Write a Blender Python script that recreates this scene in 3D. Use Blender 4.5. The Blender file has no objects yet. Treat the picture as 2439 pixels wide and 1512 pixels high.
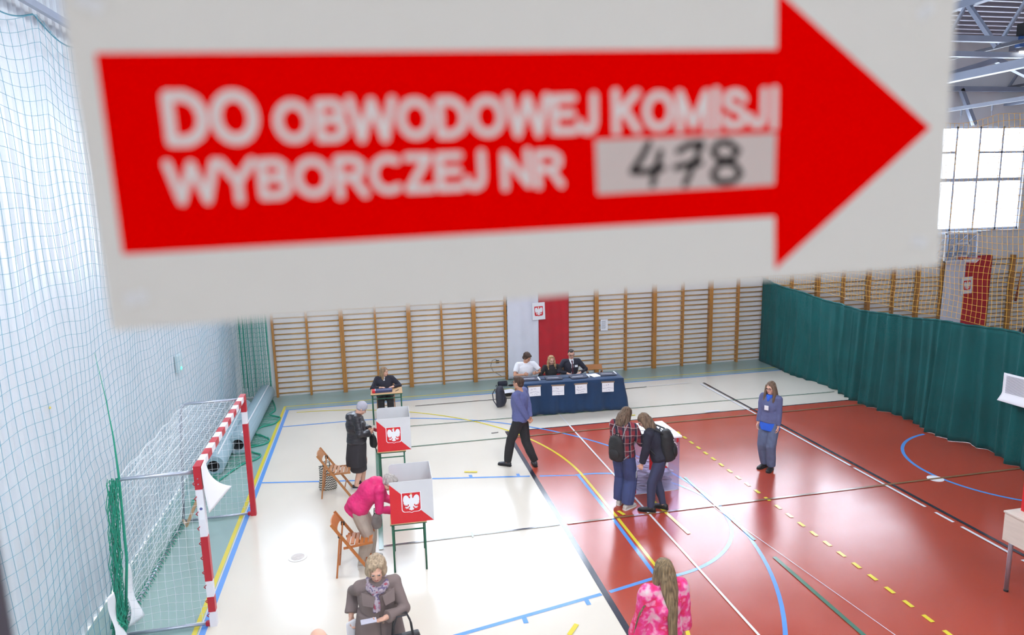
import bpy, math, random
from mathutils import Vector, Matrix, noise

random.seed(7)
SC = bpy.context.scene
COL = SC.collection
PI = math.pi

# ---------------------------------------------------------------- camera, sky, exposure
CAMP = Vector((2.109, -8.261, 5.110))
FPX, YAW, PITCH, ROLL = 1631.19, 0.2018, 0.17286, -0.02404


def cam_axes():
    cy, sy, cp, sp = math.cos(YAW), math.sin(YAW), math.cos(PITCH), math.sin(PITCH)
    f = Vector((sy * cp, cy * cp, -sp))
    r = Vector((cy, -sy, 0))
    u = r.cross(f)
    cr, sr = math.cos(ROLL), math.sin(ROLL)
    return cr * r + sr * u, -sr * r + cr * u, f


CR, CU, CF = cam_axes()
cam = bpy.data.cameras.new('camera')
cam_ob = bpy.data.objects.new('camera', cam)
COL.objects.link(cam_ob)
M = Matrix((CR, CU, -CF)).transposed().to_4x4()
M.translation = CAMP
cam_ob.matrix_world = M
cam.sensor_fit = 'HORIZONTAL'
cam.sensor_width = 36.0
cam.lens = FPX * 36.0 / 2439.0
cam.clip_start = 0.02
cam.clip_end = 200
cam.dof.use_dof = True
cam.dof.focus_distance = 13.0
cam.dof.aperture_fstop = 2.8
SC.camera = cam_ob

SKY = 8.0
world = bpy.data.worlds.new('overcast_sky')
SC.world = world
world.use_nodes = True
bg = world.node_tree.nodes['Background']
bg.inputs['Color'].default_value = (0.93, 0.96, 1.0, 1)
bg.inputs['Strength'].default_value = SKY

SC.view_settings.view_transform = 'Standard'
SC.view_settings.look = 'None'
SC.view_settings.gamma = 1.0
SC.view_settings.use_curve_mapping = False
SC.view_settings.exposure = 0.5
SC.cycles.use_denoising = True
SC.cycles.max_bounces = 6
SC.cycles.diffuse_bounces = 4
SC.cycles.glossy_bounces = 3
SC.cycles.use_adaptive_sampling = True
SC.cycles.adaptive_threshold = 0.12
SC.cycles.adaptive_min_samples = 16
SC.cycles.transparent_max_bounces = 24
SC.cycles.sample_clamp_indirect = 6.0

WALL_Y = 10.48          # inner face of the back wall
GLASS_Y = CAMP.y + 0.4615
LEFT_X = -1.55
RIGHT_X = 31.0
WIN_Z0, WIN_Z1 = 3.72, 6.98
BACK_WINDOWS = [(16.01, 22.93), (8.59, 15.51), (1.17, 8.09), (-1.42, 0.31)]
FILL_WINDOWS = [(-1.0, 8.5), (9.3, 14.0)]  # unseen openings added to fill the hall from the camera side
FWIN_Z0, FWIN_Z1 = 6.7, 9.0


def portal(name, x0, x1, z0, z1, y, ry):
    l = bpy.data.lights.new(name, 'AREA')
    l.shape = 'RECTANGLE'
    l.size = x1 - x0
    l.size_y = z1 - z0
    l.cycles.is_portal = True
    o = bpy.data.objects.new(name, l)
    o.location = ((x0 + x1) / 2, y, (z0 + z1) / 2)
    o.rotation_euler = (ry, 0, 0)
    COL.objects.link(o)


for a, b in BACK_WINDOWS:
    portal('daylight_portal', a, b, WIN_Z0, WIN_Z1, WALL_Y + 0.02, -PI / 2)
for a, b in FILL_WINDOWS:
    portal('daylight_portal', a, b, FWIN_Z0, FWIN_Z1, GLASS_Y - 0.02, PI / 2)


# ---------------------------------------------------------------- helpers
def lin(c):
    def f(v):
        v /= 255.0
        return v / 12.92 if v <= 0.04045 else ((v + 0.055) / 1.055) ** 2.4
    return (f(c[0]), f(c[1]), f(c[2]), 1.0)


MATS = {}


def mat(name, rgb, rough=0.6, metal=0.0, var=0.0, vscale=8.0, bump=0.0, bscale=60.0, spec=0.5, emit=None, coat=0.0, aniso=None, trans=0.0, sheen=0.0):
    if name in MATS:
        return MATS[name]
    m = bpy.data.materials.new(name)
    m.use_nodes = True
    nt = m.node_tree
    b = nt.nodes['Principled BSDF']
    b.inputs['Base Color'].default_value = lin(rgb)
    b.inputs['Roughness'].default_value = rough
    b.inputs['Metallic'].default_value = metal
    b.inputs['Specular IOR Level'].default_value = spec
    b.inputs['Coat Weight'].default_value = coat
    b.inputs['Sheen Weight'].default_value = sheen
    if emit:
        b.inputs['Emission Color'].default_value = lin(emit[0])
        b.inputs['Emission Strength'].default_value = emit[1]
    tc = nt.nodes.new('ShaderNodeTexCoord')
    if var > 0 or bump > 0:
        mp = nt.nodes.new('ShaderNodeMapping')
        nt.links.new(tc.outputs['Object'], mp.inputs['Vector'])
        if aniso:
            mp.inputs['Scale'].default_value = aniso
    if var > 0:
        n = nt.nodes.new('ShaderNodeTexNoise')
        n.inputs['Scale'].default_value = vscale
        n.inputs['Detail'].default_value = 4
        nt.links.new(mp.outputs['Vector'], n.inputs['Vector'])
        r = nt.nodes.new('ShaderNodeValToRGB')
        c = lin(rgb)
        r.color_ramp.elements[0].position = 0.3
        r.color_ramp.elements[1].position = 0.7
        r.color_ramp.elements[0].color = tuple(max(0, v * (1 - var)) for v in c[:3]) + (1,)
        r.color_ramp.elements[1].color = tuple(min(1, v * (1 + var)) for v in c[:3]) + (1,)
        nt.links.new(n.outputs['Fac'], r.inputs['Fac'])
        nt.links.new(r.outputs['Color'], b.inputs['Base Color'])
    if bump > 0:
        n2 = nt.nodes.new('ShaderNodeTexNoise')
        n2.inputs['Scale'].default_value = bscale
        n2.inputs['Detail'].default_value = 3
        nt.links.new(mp.outputs['Vector'], n2.inputs['Vector'])
        bp = nt.nodes.new('ShaderNodeBump')
        bp.inputs['Strength'].default_value = bump
        bp.inputs['Distance'].default_value = 0.01
        nt.links.new(n2.outputs['Fac'], bp.inputs['Height'])
        nt.links.new(bp.outputs['Normal'], b.inputs['Normal'])
    if trans > 0:
        out = nt.nodes['Material Output']
        t = nt.nodes.new('ShaderNodeBsdfTranslucent')
        t.inputs['Color'].default_value = lin(rgb)
        mx = nt.nodes.new('ShaderNodeMixShader')
        mx.inputs['Fac'].default_value = trans
        nt.links.new(b.outputs['BSDF'], mx.inputs[1])
        nt.links.new(t.outputs['BSDF'], mx.inputs[2])
        nt.links.new(mx.outputs['Shader'], out.inputs['Surface'])
    MATS[name] = m
    return m


def glass_mat(name, tint=(255, 255, 255), gloss=0.05, haze=0.0, rough=0.02):
    if name in MATS:
        return MATS[name]
    m = bpy.data.materials.new(name)
    m.use_nodes = True
    nt = m.node_tree
    nt.nodes.remove(nt.nodes['Principled BSDF'])
    out = nt.nodes['Material Output']
    t = nt.nodes.new('ShaderNodeBsdfTransparent')
    t.inputs['Color'].default_value = lin(tint)
    g = nt.nodes.new('ShaderNodeBsdfGlossy')
    g.inputs['Roughness'].default_value = rough
    mx = nt.nodes.new('ShaderNodeMixShader')
    mx.inputs['Fac'].default_value = gloss
    nt.links.new(t.outputs[0], mx.inputs[1])
    nt.links.new(g.outputs[0], mx.inputs[2])
    last = mx
    if haze > 0:
        d = nt.nodes.new('ShaderNodeBsdfTranslucent')
        d.inputs['Color'].default_value = (0.9, 0.93, 1, 1)
        m2 = nt.nodes.new('ShaderNodeMixShader')
        tc = nt.nodes.new('ShaderNodeTexCoord')
        n = nt.nodes.new('ShaderNodeTexNoise')
        n.inputs['Scale'].default_value = 3.0
        n.inputs['Detail'].default_value = 3
        nt.links.new(tc.outputs['Object'], n.inputs['Vector'])
        mr = nt.nodes.new('ShaderNodeMapRange')
        mr.inputs['From Min'].default_value = 0.3
        mr.inputs['From Max'].default_value = 0.75
        mr.inputs['To Min'].default_value = haze * 0.5
        mr.inputs['To Max'].default_value = haze * 1.6
        nt.links.new(n.outputs['Fac'], mr.inputs['Value'])
        nt.links.new(mr.outputs['Result'], m2.inputs['Fac'])
        nt.links.new(mx.outputs[0], m2.inputs[1])
        nt.links.new(d.outputs[0], m2.inputs[2])
        last = m2
    nt.links.new(last.outputs[0], out.inputs['Surface'])
    MATS[name] = m
    return m


def frame_from(d, up=Vector((0, 0, 1))):
    d = d.normalized()
    if abs(d.dot(up)) > 0.98:
        up = Vector((0, 1, 0))
    s = d.cross(up).normalized()
    return s, s.cross(d).normalized(), d


class MB:
    def __init__(self):
        self.v = []
        self.f = []

    def add(self, vs, fs):
        k = len(self.v)
        self.v += [Vector(a) for a in vs]
        self.f += [tuple(i + k for i in a) for a in fs]
        return self

    def box(self, x0, x1, y0, y1, z0, z1, m=None):
        vs = [Vector((x, y, z)) for x in (x0, x1) for y in (y0, y1) for z in (z0, z1)]
        if m:
            vs = [m @ a for a in vs]
        return self.add(vs, [(0, 1, 3, 2), (4, 6, 7, 5), (0, 4, 5, 1), (2, 3, 7, 6), (0, 2, 6, 4), (1, 5, 7, 3)])

    def bar(self, p0, p1, w, h, up=Vector((0, 0, 1))):
        p0, p1 = Vector(p0), Vector(p1)
        s, u, d = frame_from(p1 - p0, up)
        vs = []
        for p in (p0, p1):
            for a, b in ((-1, -1), (1, -1), (1, 1), (-1, 1)):
                vs.append(p + s * (a * w / 2) + u * (b * h / 2))
        return self.add(vs, [(0, 3, 2, 1), (4, 5, 6, 7), (0, 1, 5, 4), (1, 2, 6, 5), (2, 3, 7, 6), (3, 0, 4, 7)])

    def tube(self, path, r, n=8, cap=True, closed=False):
        path = [Vector(p) for p in path]
        rs = r if isinstance(r, (list, tuple)) else [r] * len(path)
        k0 = len(self.v)
        N = len(path)
        u = None
        for i, p in enumerate(path):
            if closed:
                d = path[(i + 1) % N] - path[i - 1]
            else:
                d = path[min(i + 1, N - 1)] - path[max(i - 1, 0)]
            if d.length < 1e-9:
                d = Vector((0, 0, 1))
            d.normalize()
            if u is None:
                s, u, _ = frame_from(d)
            else:
                u = (u - d * u.dot(d))
                if u.length < 1e-6:
                    s, u, _ = frame_from(d)
                u.normalize()
                s = d.cross(u)
            for j in range(n):
                a = 2 * PI * j / n
                self.v.append(p + (s * math.cos(a) + u * math.sin(a)) * rs[i])
        for i in range(N if closed else N - 1):
            for j in range(n):
                a = k0 + i * n + j
                b = k0 + i * n + (j + 1) % n
                i2 = (i + 1) % N
                self.f.append((a, b, k0 + i2 * n + (j + 1) % n, k0 + i2 * n + j))
        if cap and not closed:
            self.f.append(tuple(k0 + j for j in reversed(range(n))))
            self.f.append(tuple(k0 + (N - 1) * n + j for j in range(n)))
        return self

    def cyl(self, p0, p1, r0, r1=None, n=16):
        return self.tube([p0, p1], [r0, r0 if r1 is None else r1], n)

    def ell(self, c, r, m=None, nu=16, nv=10):
        c = Vector(c)
        vs, fs = [], []
        for i in range(nv + 1):
            th = PI * i / nv
            for j in range(nu):
                ph = 2 * PI * j / nu
                p = Vector((r[0] * math.sin(th) * math.cos(ph), r[1] * math.sin(th) * math.sin(ph), r[2] * math.cos(th)))
                vs.append(c + (m @ p if m else p))
        for i in range(nv):
            for j in range(nu):
                a, b = i * nu + j, i * nu + (j + 1) % nu
                fs.append((a, b, b + nu, a + nu) if 0 < i < nv - 1 else ((a, b + nu, a + nu) if i == 0 else (a, b, a + nu)))
        return self.add(vs, fs)

    def loft(self, rings, cap=True):
        """rings: list of lists of points, all of one length"""
        k0 = len(self.v)
        n = len(rings[0])
        for r in rings:
            self.v += [Vector(p) for p in r]
        for i in range(len(rings) - 1):
            for j in range(n):
                a, b = k0 + i * n + j, k0 + i * n + (j + 1) % n
                self.f.append((a, b, b + n, a + n))
        if cap:
            self.f.append(tuple(k0 + j for j in reversed(range(n))))
            self.f.append(tuple(k0 + (len(rings) - 1) * n + j for j in range(n)))
        return self

    def eloft(self, secs, n=20, cap=True):
        """secs: (centre, right vector, forward vector, rx, ry)"""
        rings = []
        for c, r, f, rx, ry in secs:
            c, r, f = Vector(c), Vector(r).normalized(), Vector(f).normalized()
            rings.append([c + r * (rx * math.cos(2 * PI * j / n)) + f * (ry * math.sin(2 * PI * j / n)) for j in range(n)])
        return self.loft(rings, cap)

    def poly(self, pts, m=None, t=0.0):
        """flat ngon in local XY (m maps it), optionally with thickness t along local +Z"""
        a = [Vector((p[0], p[1], t)) for p in pts]
        n = len(a)
        vs = list(a)
        fs = [tuple(range(n))]
        if t:
            vs += [Vector((p[0], p[1], 0)) for p in pts]
            fs.append(tuple(reversed(range(n, 2 * n))))
            fs += [(i, n + i, n + (i + 1) % n, (i + 1) % n) for i in range(n)]
        if m:
            vs = [m @ v for v in vs]
        return self.add(vs, fs)

    def grid(self, fn, nu, nv):
        vs = [fn(i / nu, j / nv) for j in range(nv + 1) for i in range(nu + 1)]
        fs = [(j * (nu + 1) + i, j * (nu + 1) + i + 1, (j + 1) * (nu + 1) + i + 1, (j + 1) * (nu + 1) + i) for j in range(nv) for i in range(nu)]
        return self.add(vs, fs)

    def mesh(self, name, smooth=False):
        me = bpy.data.meshes.new(name)
        me.from_pydata([tuple(v) for v in self.v], [], self.f)
        me.validate()
        if smooth:
            me.polygons.foreach_set('use_smooth', [True] * len(me.polygons))
        me.update()
        return me

    def build(self, name, material, parent=None, smooth=False, bevel=0.0, loc=None, rotz=None, solid=0.0, auto=None):
        me = self.mesh(name, smooth)
        return place(name, me, material, parent, bevel, loc, rotz, solid)


def place(name, me, material=None, parent=None, bevel=0.0, loc=None, rotz=None, solid=0.0):
    o = bpy.data.objects.new(name, me)
    COL.objects.link(o)
    if material and not me.materials:
        me.materials.append(material)
    if parent:
        o.parent = parent
    if loc is not None:
        o.location = loc
    if rotz is not None:
        o.rotation_euler = (0, 0, rotz)
    if solid:
        md = o.modifiers.new('thickness', 'SOLIDIFY')
        md.thickness = solid
        md.offset = 0
    if bevel:
        md = o.modifiers.new('edges', 'BEVEL')
        md.width = bevel
        md.segments = 2
        md.limit_method = 'ANGLE'
    return o


def tag(o, label=None, cat=None, group=None, kind=None):
    if label:
        o['label'] = label
    if cat:
        o['category'] = cat
    if group:
        o['group'] = group
    if kind:
        o['kind'] = kind
    return o


def empty(name, loc=(0, 0, 0), rotz=0.0):
    o = bpy.data.objects.new(name, None)
    o.empty_display_size = 0.1
    o.location = loc
    o.rotation_euler = (0, 0, rotz)
    COL.objects.link(o)
    return o


def copy_tree(o, parent=None):
    c = o.copy()
    COL.objects.link(c)
    c.parent = parent
    for ch in list(o.children):
        copy_tree(ch, c)
    return c


def remeshed(mb, name, material, parent, voxel=0.01, smooth_it=4, wrinkle=0.0, wscale=6.0, aniso=(1, 1, 1)):
    """one continuous surface out of overlapping shapes, baked to a plain mesh"""
    me = mb.mesh(name)
    o = bpy.data.objects.new(name, me)
    COL.objects.link(o)
    md = o.modifiers.new('r', 'REMESH')
    md.mode = 'VOXEL'
    md.voxel_size = voxel
    md.use_smooth_shade = True
    if smooth_it:
        ms = o.modifiers.new('s', 'SMOOTH')
        ms.iterations = smooth_it
        ms.factor = 0.5
    dg = bpy.context.evaluated_depsgraph_get()
    nm = bpy.data.meshes.new_from_object(o.evaluated_get(dg))
    nm.name = name
    o.modifiers.clear()
    o.data = nm
    bpy.data.meshes.remove(me)
    if wrinkle:
        nn = [v.normal.copy() for v in nm.vertices]
        for v, nr in zip(nm.vertices, nn):
            q = Vector((v.co.x * aniso[0], v.co.y * aniso[1], v.co.z * aniso[2])) * wscale
            v.co += nr * (noise.noise(q) + 0.5 * noise.noise(q * 2.3)) * wrinkle
        nm.update()
    nm.polygons.foreach_set('use_smooth', [True] * len(nm.polygons))
    nm.materials.clear()
    nm.materials.append(material)
    o.parent = parent
    return o


_rz = [0.0]


def ribbon(mb, pts, w, z=0.0, m=None, disc=10):
    """flat stroke along 2D points, round joints; pieces lie a hair above one another"""
    def up():
        _rz[0] = (_rz[0] + 0.000008) % 0.0002
        return z + _rz[0]
    for p in pts:
        q = up()
        vs = [Vector((p[0] + w / 2 * math.cos(t * 2 * PI / disc), p[1] + w / 2 * math.sin(t * 2 * PI / disc), q)) for t in range(disc)]
        if m:
            vs = [m @ v for v in vs]
        mb.add(vs, [tuple(range(disc))])
    for i in range(len(pts) - 1):
        a, b = Vector(pts[i]).to_2d(), Vector(pts[i + 1]).to_2d()
        d = (b - a)
        if d.length < 1e-9:
            continue
        d.normalize()
        s = Vector((-d.y, d.x)) * w / 2
        q = up()
        vs = [Vector((p.x, p.y, q)) for p in (a - s, b - s, b + s, a + s)]
        if m:
            vs = [m @ v for v in vs]
        mb.add(vs, [(0, 1, 2, 3)])
    return mb


def arc(cx, cy, r, a0, a1, n=40):
    return [(cx + r * math.cos(math.radians(a0 + (a1 - a0) * i / n)), cy + r * math.sin(math.radians(a0 + (a1 - a0) * i / n))) for i in range(n + 1)]


def net_mesh(P, r=0.004, n=3):
    """P[i][j] grid of points -> thin cords along both directions"""
    mb = MB()
    for row in P:
        mb.tube(row, r, n, cap=False)
    for j in range(len(P[0])):
        mb.tube([row[j] for row in P], r, n, cap=False)
    return mb


def wall_m(x, y, z):
    """maps local XY -> world XZ plane facing -Y at (x, y, z)"""
    return Matrix.Translation((x, y, z)) @ Matrix.Rotation(PI / 2, 4, 'X')

# ---------------------------------------------------------------- materials shared by many things
M_WHITE = mat('white_paint', (236, 238, 240), 0.55, var=0.03, vscale=2)
M_WALL = mat('wall_paint', (236, 236, 236), 0.6, var=0.05, vscale=1.2, bump=0.05, bscale=30)
M_SHEET = mat('ribbed_sheet_white', (212, 218, 224), 0.35, var=0.02, vscale=1.0)
M_STEEL = mat('painted_steel_blue_grey', (150, 160, 178), 0.4, var=0.06, vscale=3)
M_DECK = mat('roof_deck', (142, 140, 150), 0.5, var=0.08, vscale=2)
M_OAK = mat('varnished_pine', (178, 120, 48), 0.4, var=0.22, vscale=3, aniso=(6, 6, 0.6))
M_OAKRUNG = mat('rung_wood', (184, 140, 78), 0.45, var=0.15, vscale=5)
M_PAPER = mat('white_paper', (238, 238, 242), 0.8)
M_INK = mat('dark_ink', (40, 40, 48), 0.7)
M_TEXTGREY = mat('grey_print', (120, 122, 135), 0.8)
M_TAPE = mat('brown_tape', (140, 118, 98), 0.5)
M_RED = mat('print_red', (214, 22, 36), 0.5)
M_EMBW = mat('emblem_white', (235, 236, 240), 0.5)
M_GOLD = mat('emblem_gold', (225, 190, 120), 0.5)
M_BLACK = mat('black_plastic', (22, 22, 26), 0.5)
M_CHROME = mat('galvanised_tube', (175, 182, 196), 0.3, metal=0.7)
M_GREENSTEEL = mat('green_enamel_tube', (18, 92, 66), 0.4)
M_BEECH = mat('beech_board', (206, 165, 120), 0.45, var=0.1, vscale=4, aniso=(1, 8, 8))


def floor_mat(name, rgb, rough=0.2, var=0.05, spec=1.0):
    m = mat(name, rgb, rough, var=var, vscale=0.8, bump=0.015, bscale=9.0, spec=spec)
    nt = m.node_tree
    b = nt.nodes['Principled BSDF']
    n = nt.nodes.new('ShaderNodeTexNoise')
    n.inputs['Scale'].default_value = 1.6
    n.inputs['Detail'].default_value = 5
    tc = [x for x in nt.nodes if x.type == 'TEX_COORD'][0]
    nt.links.new(tc.outputs['Object'], n.inputs['Vector'])
    mr = nt.nodes.new('ShaderNodeMapRange')
    mr.inputs['To Min'].default_value = rough * 0.75
    mr.inputs['To Max'].default_value = rough * 1.35
    nt.links.new(n.outputs['Fac'], mr.inputs['Value'])
    nt.links.new(mr.outputs['Result'], b.inputs['Roughness'])
    return m


M_CREAM = floor_mat('court_cream', (222, 214, 200), 0.18, 0.03, 0.4)
M_FRED = floor_mat('court_red', (174, 64, 40), 0.2, 0.06)
M_FGREEN = floor_mat('court_grey_green', (150, 178, 172), 0.15, 0.04)
L_YEL = floor_mat('line_yellow', (228, 208, 50), 0.15, 0.06)
L_BLUE = floor_mat('line_blue', (92, 152, 228), 0.15, 0.05)
L_WHITE = floor_mat('line_white', (232, 232, 238), 0.15, 0.04)
L_BLACK = floor_mat('line_black', (42, 40, 56), 0.15, 0.08)
L_GREEN = floor_mat('line_green', (70, 118, 98), 0.15, 0.1)
L_OLIVE = floor_mat('line_olive', (138, 100, 66), 0.15, 0.1)

# ---------------------------------------------------------------- floor and its markings
floor = tag(MB().box(LEFT_X, RIGHT_X, GLASS_Y, WALL_Y, -0.2, 0).build('floor', M_CREAM), kind='structure')
MB().box(4.855, 26.0, GLASS_Y, 6.02, 0, 0.0012).build('red_area', M_FRED, floor)
mb = MB().box(LEFT_X, -0.2, GLASS_Y, WALL_Y, 0, 0.0012).box(-0.2, RIGHT_X, 9.12, WALL_Y, 0, 0.0012)
mb.build('border_area', M_FGREEN, floor)
_lz = [0.0016]


def fline(pts, w, m, name='court_line'):
    _lz[0] += 0.00012
    mb = MB()
    L, Rr = [], []
    n = len(pts)
    for i, p in enumerate(pts):
        a = Vector(pts[max(i - 1, 0)])
        b = Vector(pts[min(i + 1, n - 1)])
        d = (b - a).normalized()
        s = Vector((-d.y, d.x)) * w / 2
        L.append((p[0] + s.x, p[1] + s.y, _lz[0]))
        Rr.append((p[0] - s.x, p[1] - s.y, _lz[0]))
    vs = L + Rr
    fs = [(n + i, n + i + 1, i + 1, i) for i in range(n - 1)]
    mb.add(vs, fs)
    return mb.build(name, m, floor)


fline([(-0.24, GLASS_Y), (-0.24, 9.44)], 0.06, L_YEL)
fline([(-0.27, 9.42), (26, 9.42)], 0.045, L_YEL)
fline([(-0.145, GLASS_Y), (-0.145, 9.12)], 0.075, L_BLUE)
fline([(-0.18, 9.09), (26, 9.09)], 0.06, L_BLUE)
fline([(4.855, GLASS_Y), (4.855, 6.05)], 0.085, L_BLACK)
fline([(4.82, 6.02), (26, 6.02)], 0.045, L_BLACK)
# basketball key, circle and three-point line
fline([(-0.145, 4.49), (2.84, 3.88), (4.78, 3.49)], 0.055, L_BLUE)
fline([(4.96, 3.45), (5.66, 3.3), (5.68, 1.5), (5.66, -0.28)], 0.06, L_BLUE)
fline([(4.92, -0.46), (5.66, -0.28)], 0.06, L_BLUE)
fline([(-0.145, -1.5), (2.88, -0.88), (4.8, -0.48)], 0.06, L_BLUE)
for tx, ty, dy in ((4.57, -0.53, -0.14), (3.71, -0.71, -0.14), (3.71, 3.71, 0.13), (4.58, 3.53, 0.13), (2.84, 3.9, 0.12)):
    fline([(tx, ty), (tx, ty + dy)], 0.06, L_BLUE)
fline(arc(5.68, 1.5, 1.82, -92, 92, 50), 0.06, L_BLUE)
fline([(-0.145, 7.76), (1.28, 7.76)] + arc(1.28, 1.5, 6.26, 88, -88, 80) + [(1.28, -4.76), (-0.145, -4.76)], 0.055, L_BLUE)
fline(arc(13.63, 1.72, 1.8, 100, 260, 40), 0.06, L_BLUE)
# handball goal area and nine metre line
fline(arc(0, 3.08, 5.74, 89, 0, 50) + [(5.76, 1.5), (5.76, -0.2)] + arc(0, 0.08, 5.74, -1, -60, 40), 0.05, L_YEL)
y = -7.6
while y < 5.0:
    fline([(8.43, y), (8.43, y + 0.15)], 0.058, L_YEL)
    y += 0.3115
for p, q in (((4.3, -1.02), (4.15, -1.2)), ((3.62, 4.0), (3.86, 3.93)), ((5.85, 1.72), (5.9, 1.56)), ((6.55, 2.0), (6.62, 0.72)), ((7.85, 6.35), (8.0, 6.33))):
    fline([p, q], 0.06, L_YEL)
# other sports
fline([(6.3, 6.02), (6.3, GLASS_Y)], 0.035, L_WHITE)
fline([(6.3, 8.4), (6.3, 6.02)], 0.02, L_WHITE)
fline([(10.83, GLASS_Y), (10.83, 8.46)], 0.06, L_BLACK)
fline([(10.71, 2.4), (10.71, 8.4)], 0.05, L_WHITE)
for a, b in ((-2.5, -1.1), (-0.9, -0.1), (0.05, 0.4), (0.6, 2.3)):
    fline([(10.70, a), (10.70, b)], 0.05, L_WHITE)
fline([(7.47, -6.5), (7.47, -0.2)], 0.06, L_GREEN)
fline([(7.47, 0.3), (7.5, 2.7)], 0.05, L_GREEN)
fline([(7.42, 1.5), (7.85, -2.4)], 0.009, L_WHITE)
fline([(2.0, 1.5), (4.8, 1.5)], 0.035, L_BLACK)
fline([(4.92, 1.5), (13.6, 1.5)], 0.05, L_OLIVE)
fline([(3.4, 1.44), (3.4, 1.58)], 0.03, L_GREEN)
fline([(2.02, 1.4), (2.02, 5.6)], 0.07, L_GREEN)
fline([(2.0, 5.63), (4.78, 5.63)], 0.035, L_GREEN)
fline([(4.92, 5.61), (13.6, 5.61)], 0.06, L_OLIVE)
fline([(2.6, 6.98), (13.58, 6.72)], 0.03, L_GREEN)
fline([(3.0, 8.52), (8.6, 8.5)], 0.035, L_BLACK)
fline([(8.6, 8.5), (9.2, 8.52)], 0.035, L_BLACK)
fline([(9.3, 8.53), (10.4, 8.56)], 0.03, L_WHITE)
fline([(4.5, 6.0), (4.66, 6.02)], 0.03, L_BLACK)
fline([(1.34, 8.2), (1.5, 8.2)], 0.03, L_BLACK)
fline([(4.92, 6.09), (5.12, 6.09)], 0.09, L_WHITE)
fline([(9.66, 6.1), (10.02, 6.1)], 0.09, L_WHITE)

# round floor socket covers
M_COVER = mat('floor_cover_white', (236, 234, 236), 0.4)
M_COVERIN = mat('floor_cover_lid', (205, 196, 190), 0.45, var=0.15, vscale=20)
for (x, y_, lb) in ((0.815, 1.49, 'white-rimmed round floor socket cover on the cream floor near the folding chair'), (11.74, 1.51, 'pale round floor socket cover on the red floor near the green curtain')):
    t = tag(empty('floor_socket_cover', (x, y_, 0.002)), lb, 'floor socket')
    mb = MB()
    pts = [(0.135 * math.cos(a * PI / 16), 0.135 * math.sin(a * PI / 16)) for a in range(32)]
    mb.poly(pts, None, 0.005)
    mb.build('rim', M_COVER, t)
    MB().poly([(p[0] * 0.7, p[1] * 0.7) for p in pts], None, 0.0075).build('lid', M_COVERIN if x < 5 else M_COVER, t)

# ---------------------------------------------------------------- walls, windows, roof
ROOF_Z = 9.45


def wall_strip(mb, x0, x1, z0, z1, y0, y1):
    if x1 - x0 > 1e-3 and z1 - z0 > 1e-3:
        mb.box(x0, x1, y0, y1, z0, z1)


def holed_wall(name, holes, z0, z1, y0, y1, x0=LEFT_X - 0.2, x1=RIGHT_X + 0.2, ztop=ROOF_Z + 0.3, zbot=-0.2, m=M_WALL):
    mb = MB()
    wall_strip(mb, x0, x1, zbot, z0, y0, y1)
    wall_strip(mb, x0, x1, z1, ztop, y0, y1)
    x = x0
    for a, b in sorted(holes):
        wall_strip(mb, x, a, z0, z1, y0, y1)
        x = b
    wall_strip(mb, x, x1, z0, z1, y0, y1)
    return tag(mb.build(name, m), kind='structure')


wall_back = holed_wall('wall_back', BACK_WINDOWS, WIN_Z0, WIN_Z1, WALL_Y, WALL_Y + 0.3)

# the ribbed white sheet on the side wall: one folded sheet
mb = MB()
prof = []
yy = GLASS_Y
while yy < WALL_Y:
    prof += [(LEFT_X, yy), (LEFT_X, yy + 0.09), (LEFT_X - 0.035, yy + 0.115), (LEFT_X - 0.035, yy + 0.175)]
    yy += 0.2
prof = [p for p in prof if p[1] < WALL_Y] + [(LEFT_X, WALL_Y)]
vs = [(x, y, 0) for x, y in prof] + [(x, y, ROOF_Z) for x, y in prof]
n = len(prof)
mb.add(vs, [(i, n + i, n + i + 1, i + 1) for i in range(n - 1)])
mb.box(LEFT_X - 0.25, LEFT_X - 0.06, GLASS_Y - 0.1, WALL_Y + 0.3, -0.2, ROOF_Z + 0.3)
tag(mb.build('wall_left', M_SHEET), kind='structure')
tag(MB().box(RIGHT_X, RIGHT_X + 0.25, GLASS_Y - 0.1, WALL_Y + 0.3, -0.2, ROOF_Z + 0.3).build('wall_right', M_WALL), kind='structure')

# windows of the back wall
M_FRAME = mat('window_frame_white', (205, 212, 226), 0.4)
M_PANE = glass_mat('window_glass', (246, 250, 255), 0.04)
wn = 0
for (a, b) in BACK_WINDOWS:
    wn += 1
    w = tag(empty('window_%d' % wn, (a, WALL_Y + 0.1, WIN_Z0)), kind='structure')
    ncol = int(round((b - a) / 0.865))
    cw = (b - a) / ncol
    H = WIN_Z1 - WIN_Z0
    fb = MB()
    for k in range(ncol + 1):
        xw = 0.09 if k in (0, ncol) else 0.06
        fb.box(k * cw - xw / 2, k * cw + xw / 2, -0.05, 0.05, 0, H)
    fb.box(0, b - a, -0.05, 0.05, 0, 0.08).box(0, b - a, -0.05, 0.05, H - 0.06, H).box(0, b - a, -0.055, 0.055, 1.56, 1.66)
    for k in range(ncol):
        if (ncol - 1 - k) % 4 != 2:
            fb.box(k * cw, (k + 1) * cw, -0.05, 0.05, 2.43, 2.49)
    fb.build('frame', M_FRAME, w)
    MB().box(-0.05, b - a + 0.05, -0.22, 0.0, -0.04, 0.0).build('sill', M_FRAME, w)
    for k in range(ncol):
        rows = [(0.08, 1.56)] + ([(1.66, H - 0.06)] if (ncol - 1 - k) % 4 == 2 else [(1.66, 2.43), (2.49, H - 0.06)])
        for z0, z1 in rows:
            MB().box(k * cw + 0.03, (k + 1) * cw - 0.03, -0.003, 0.003, z0, z1).build('pane', M_PANE, w)

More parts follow.
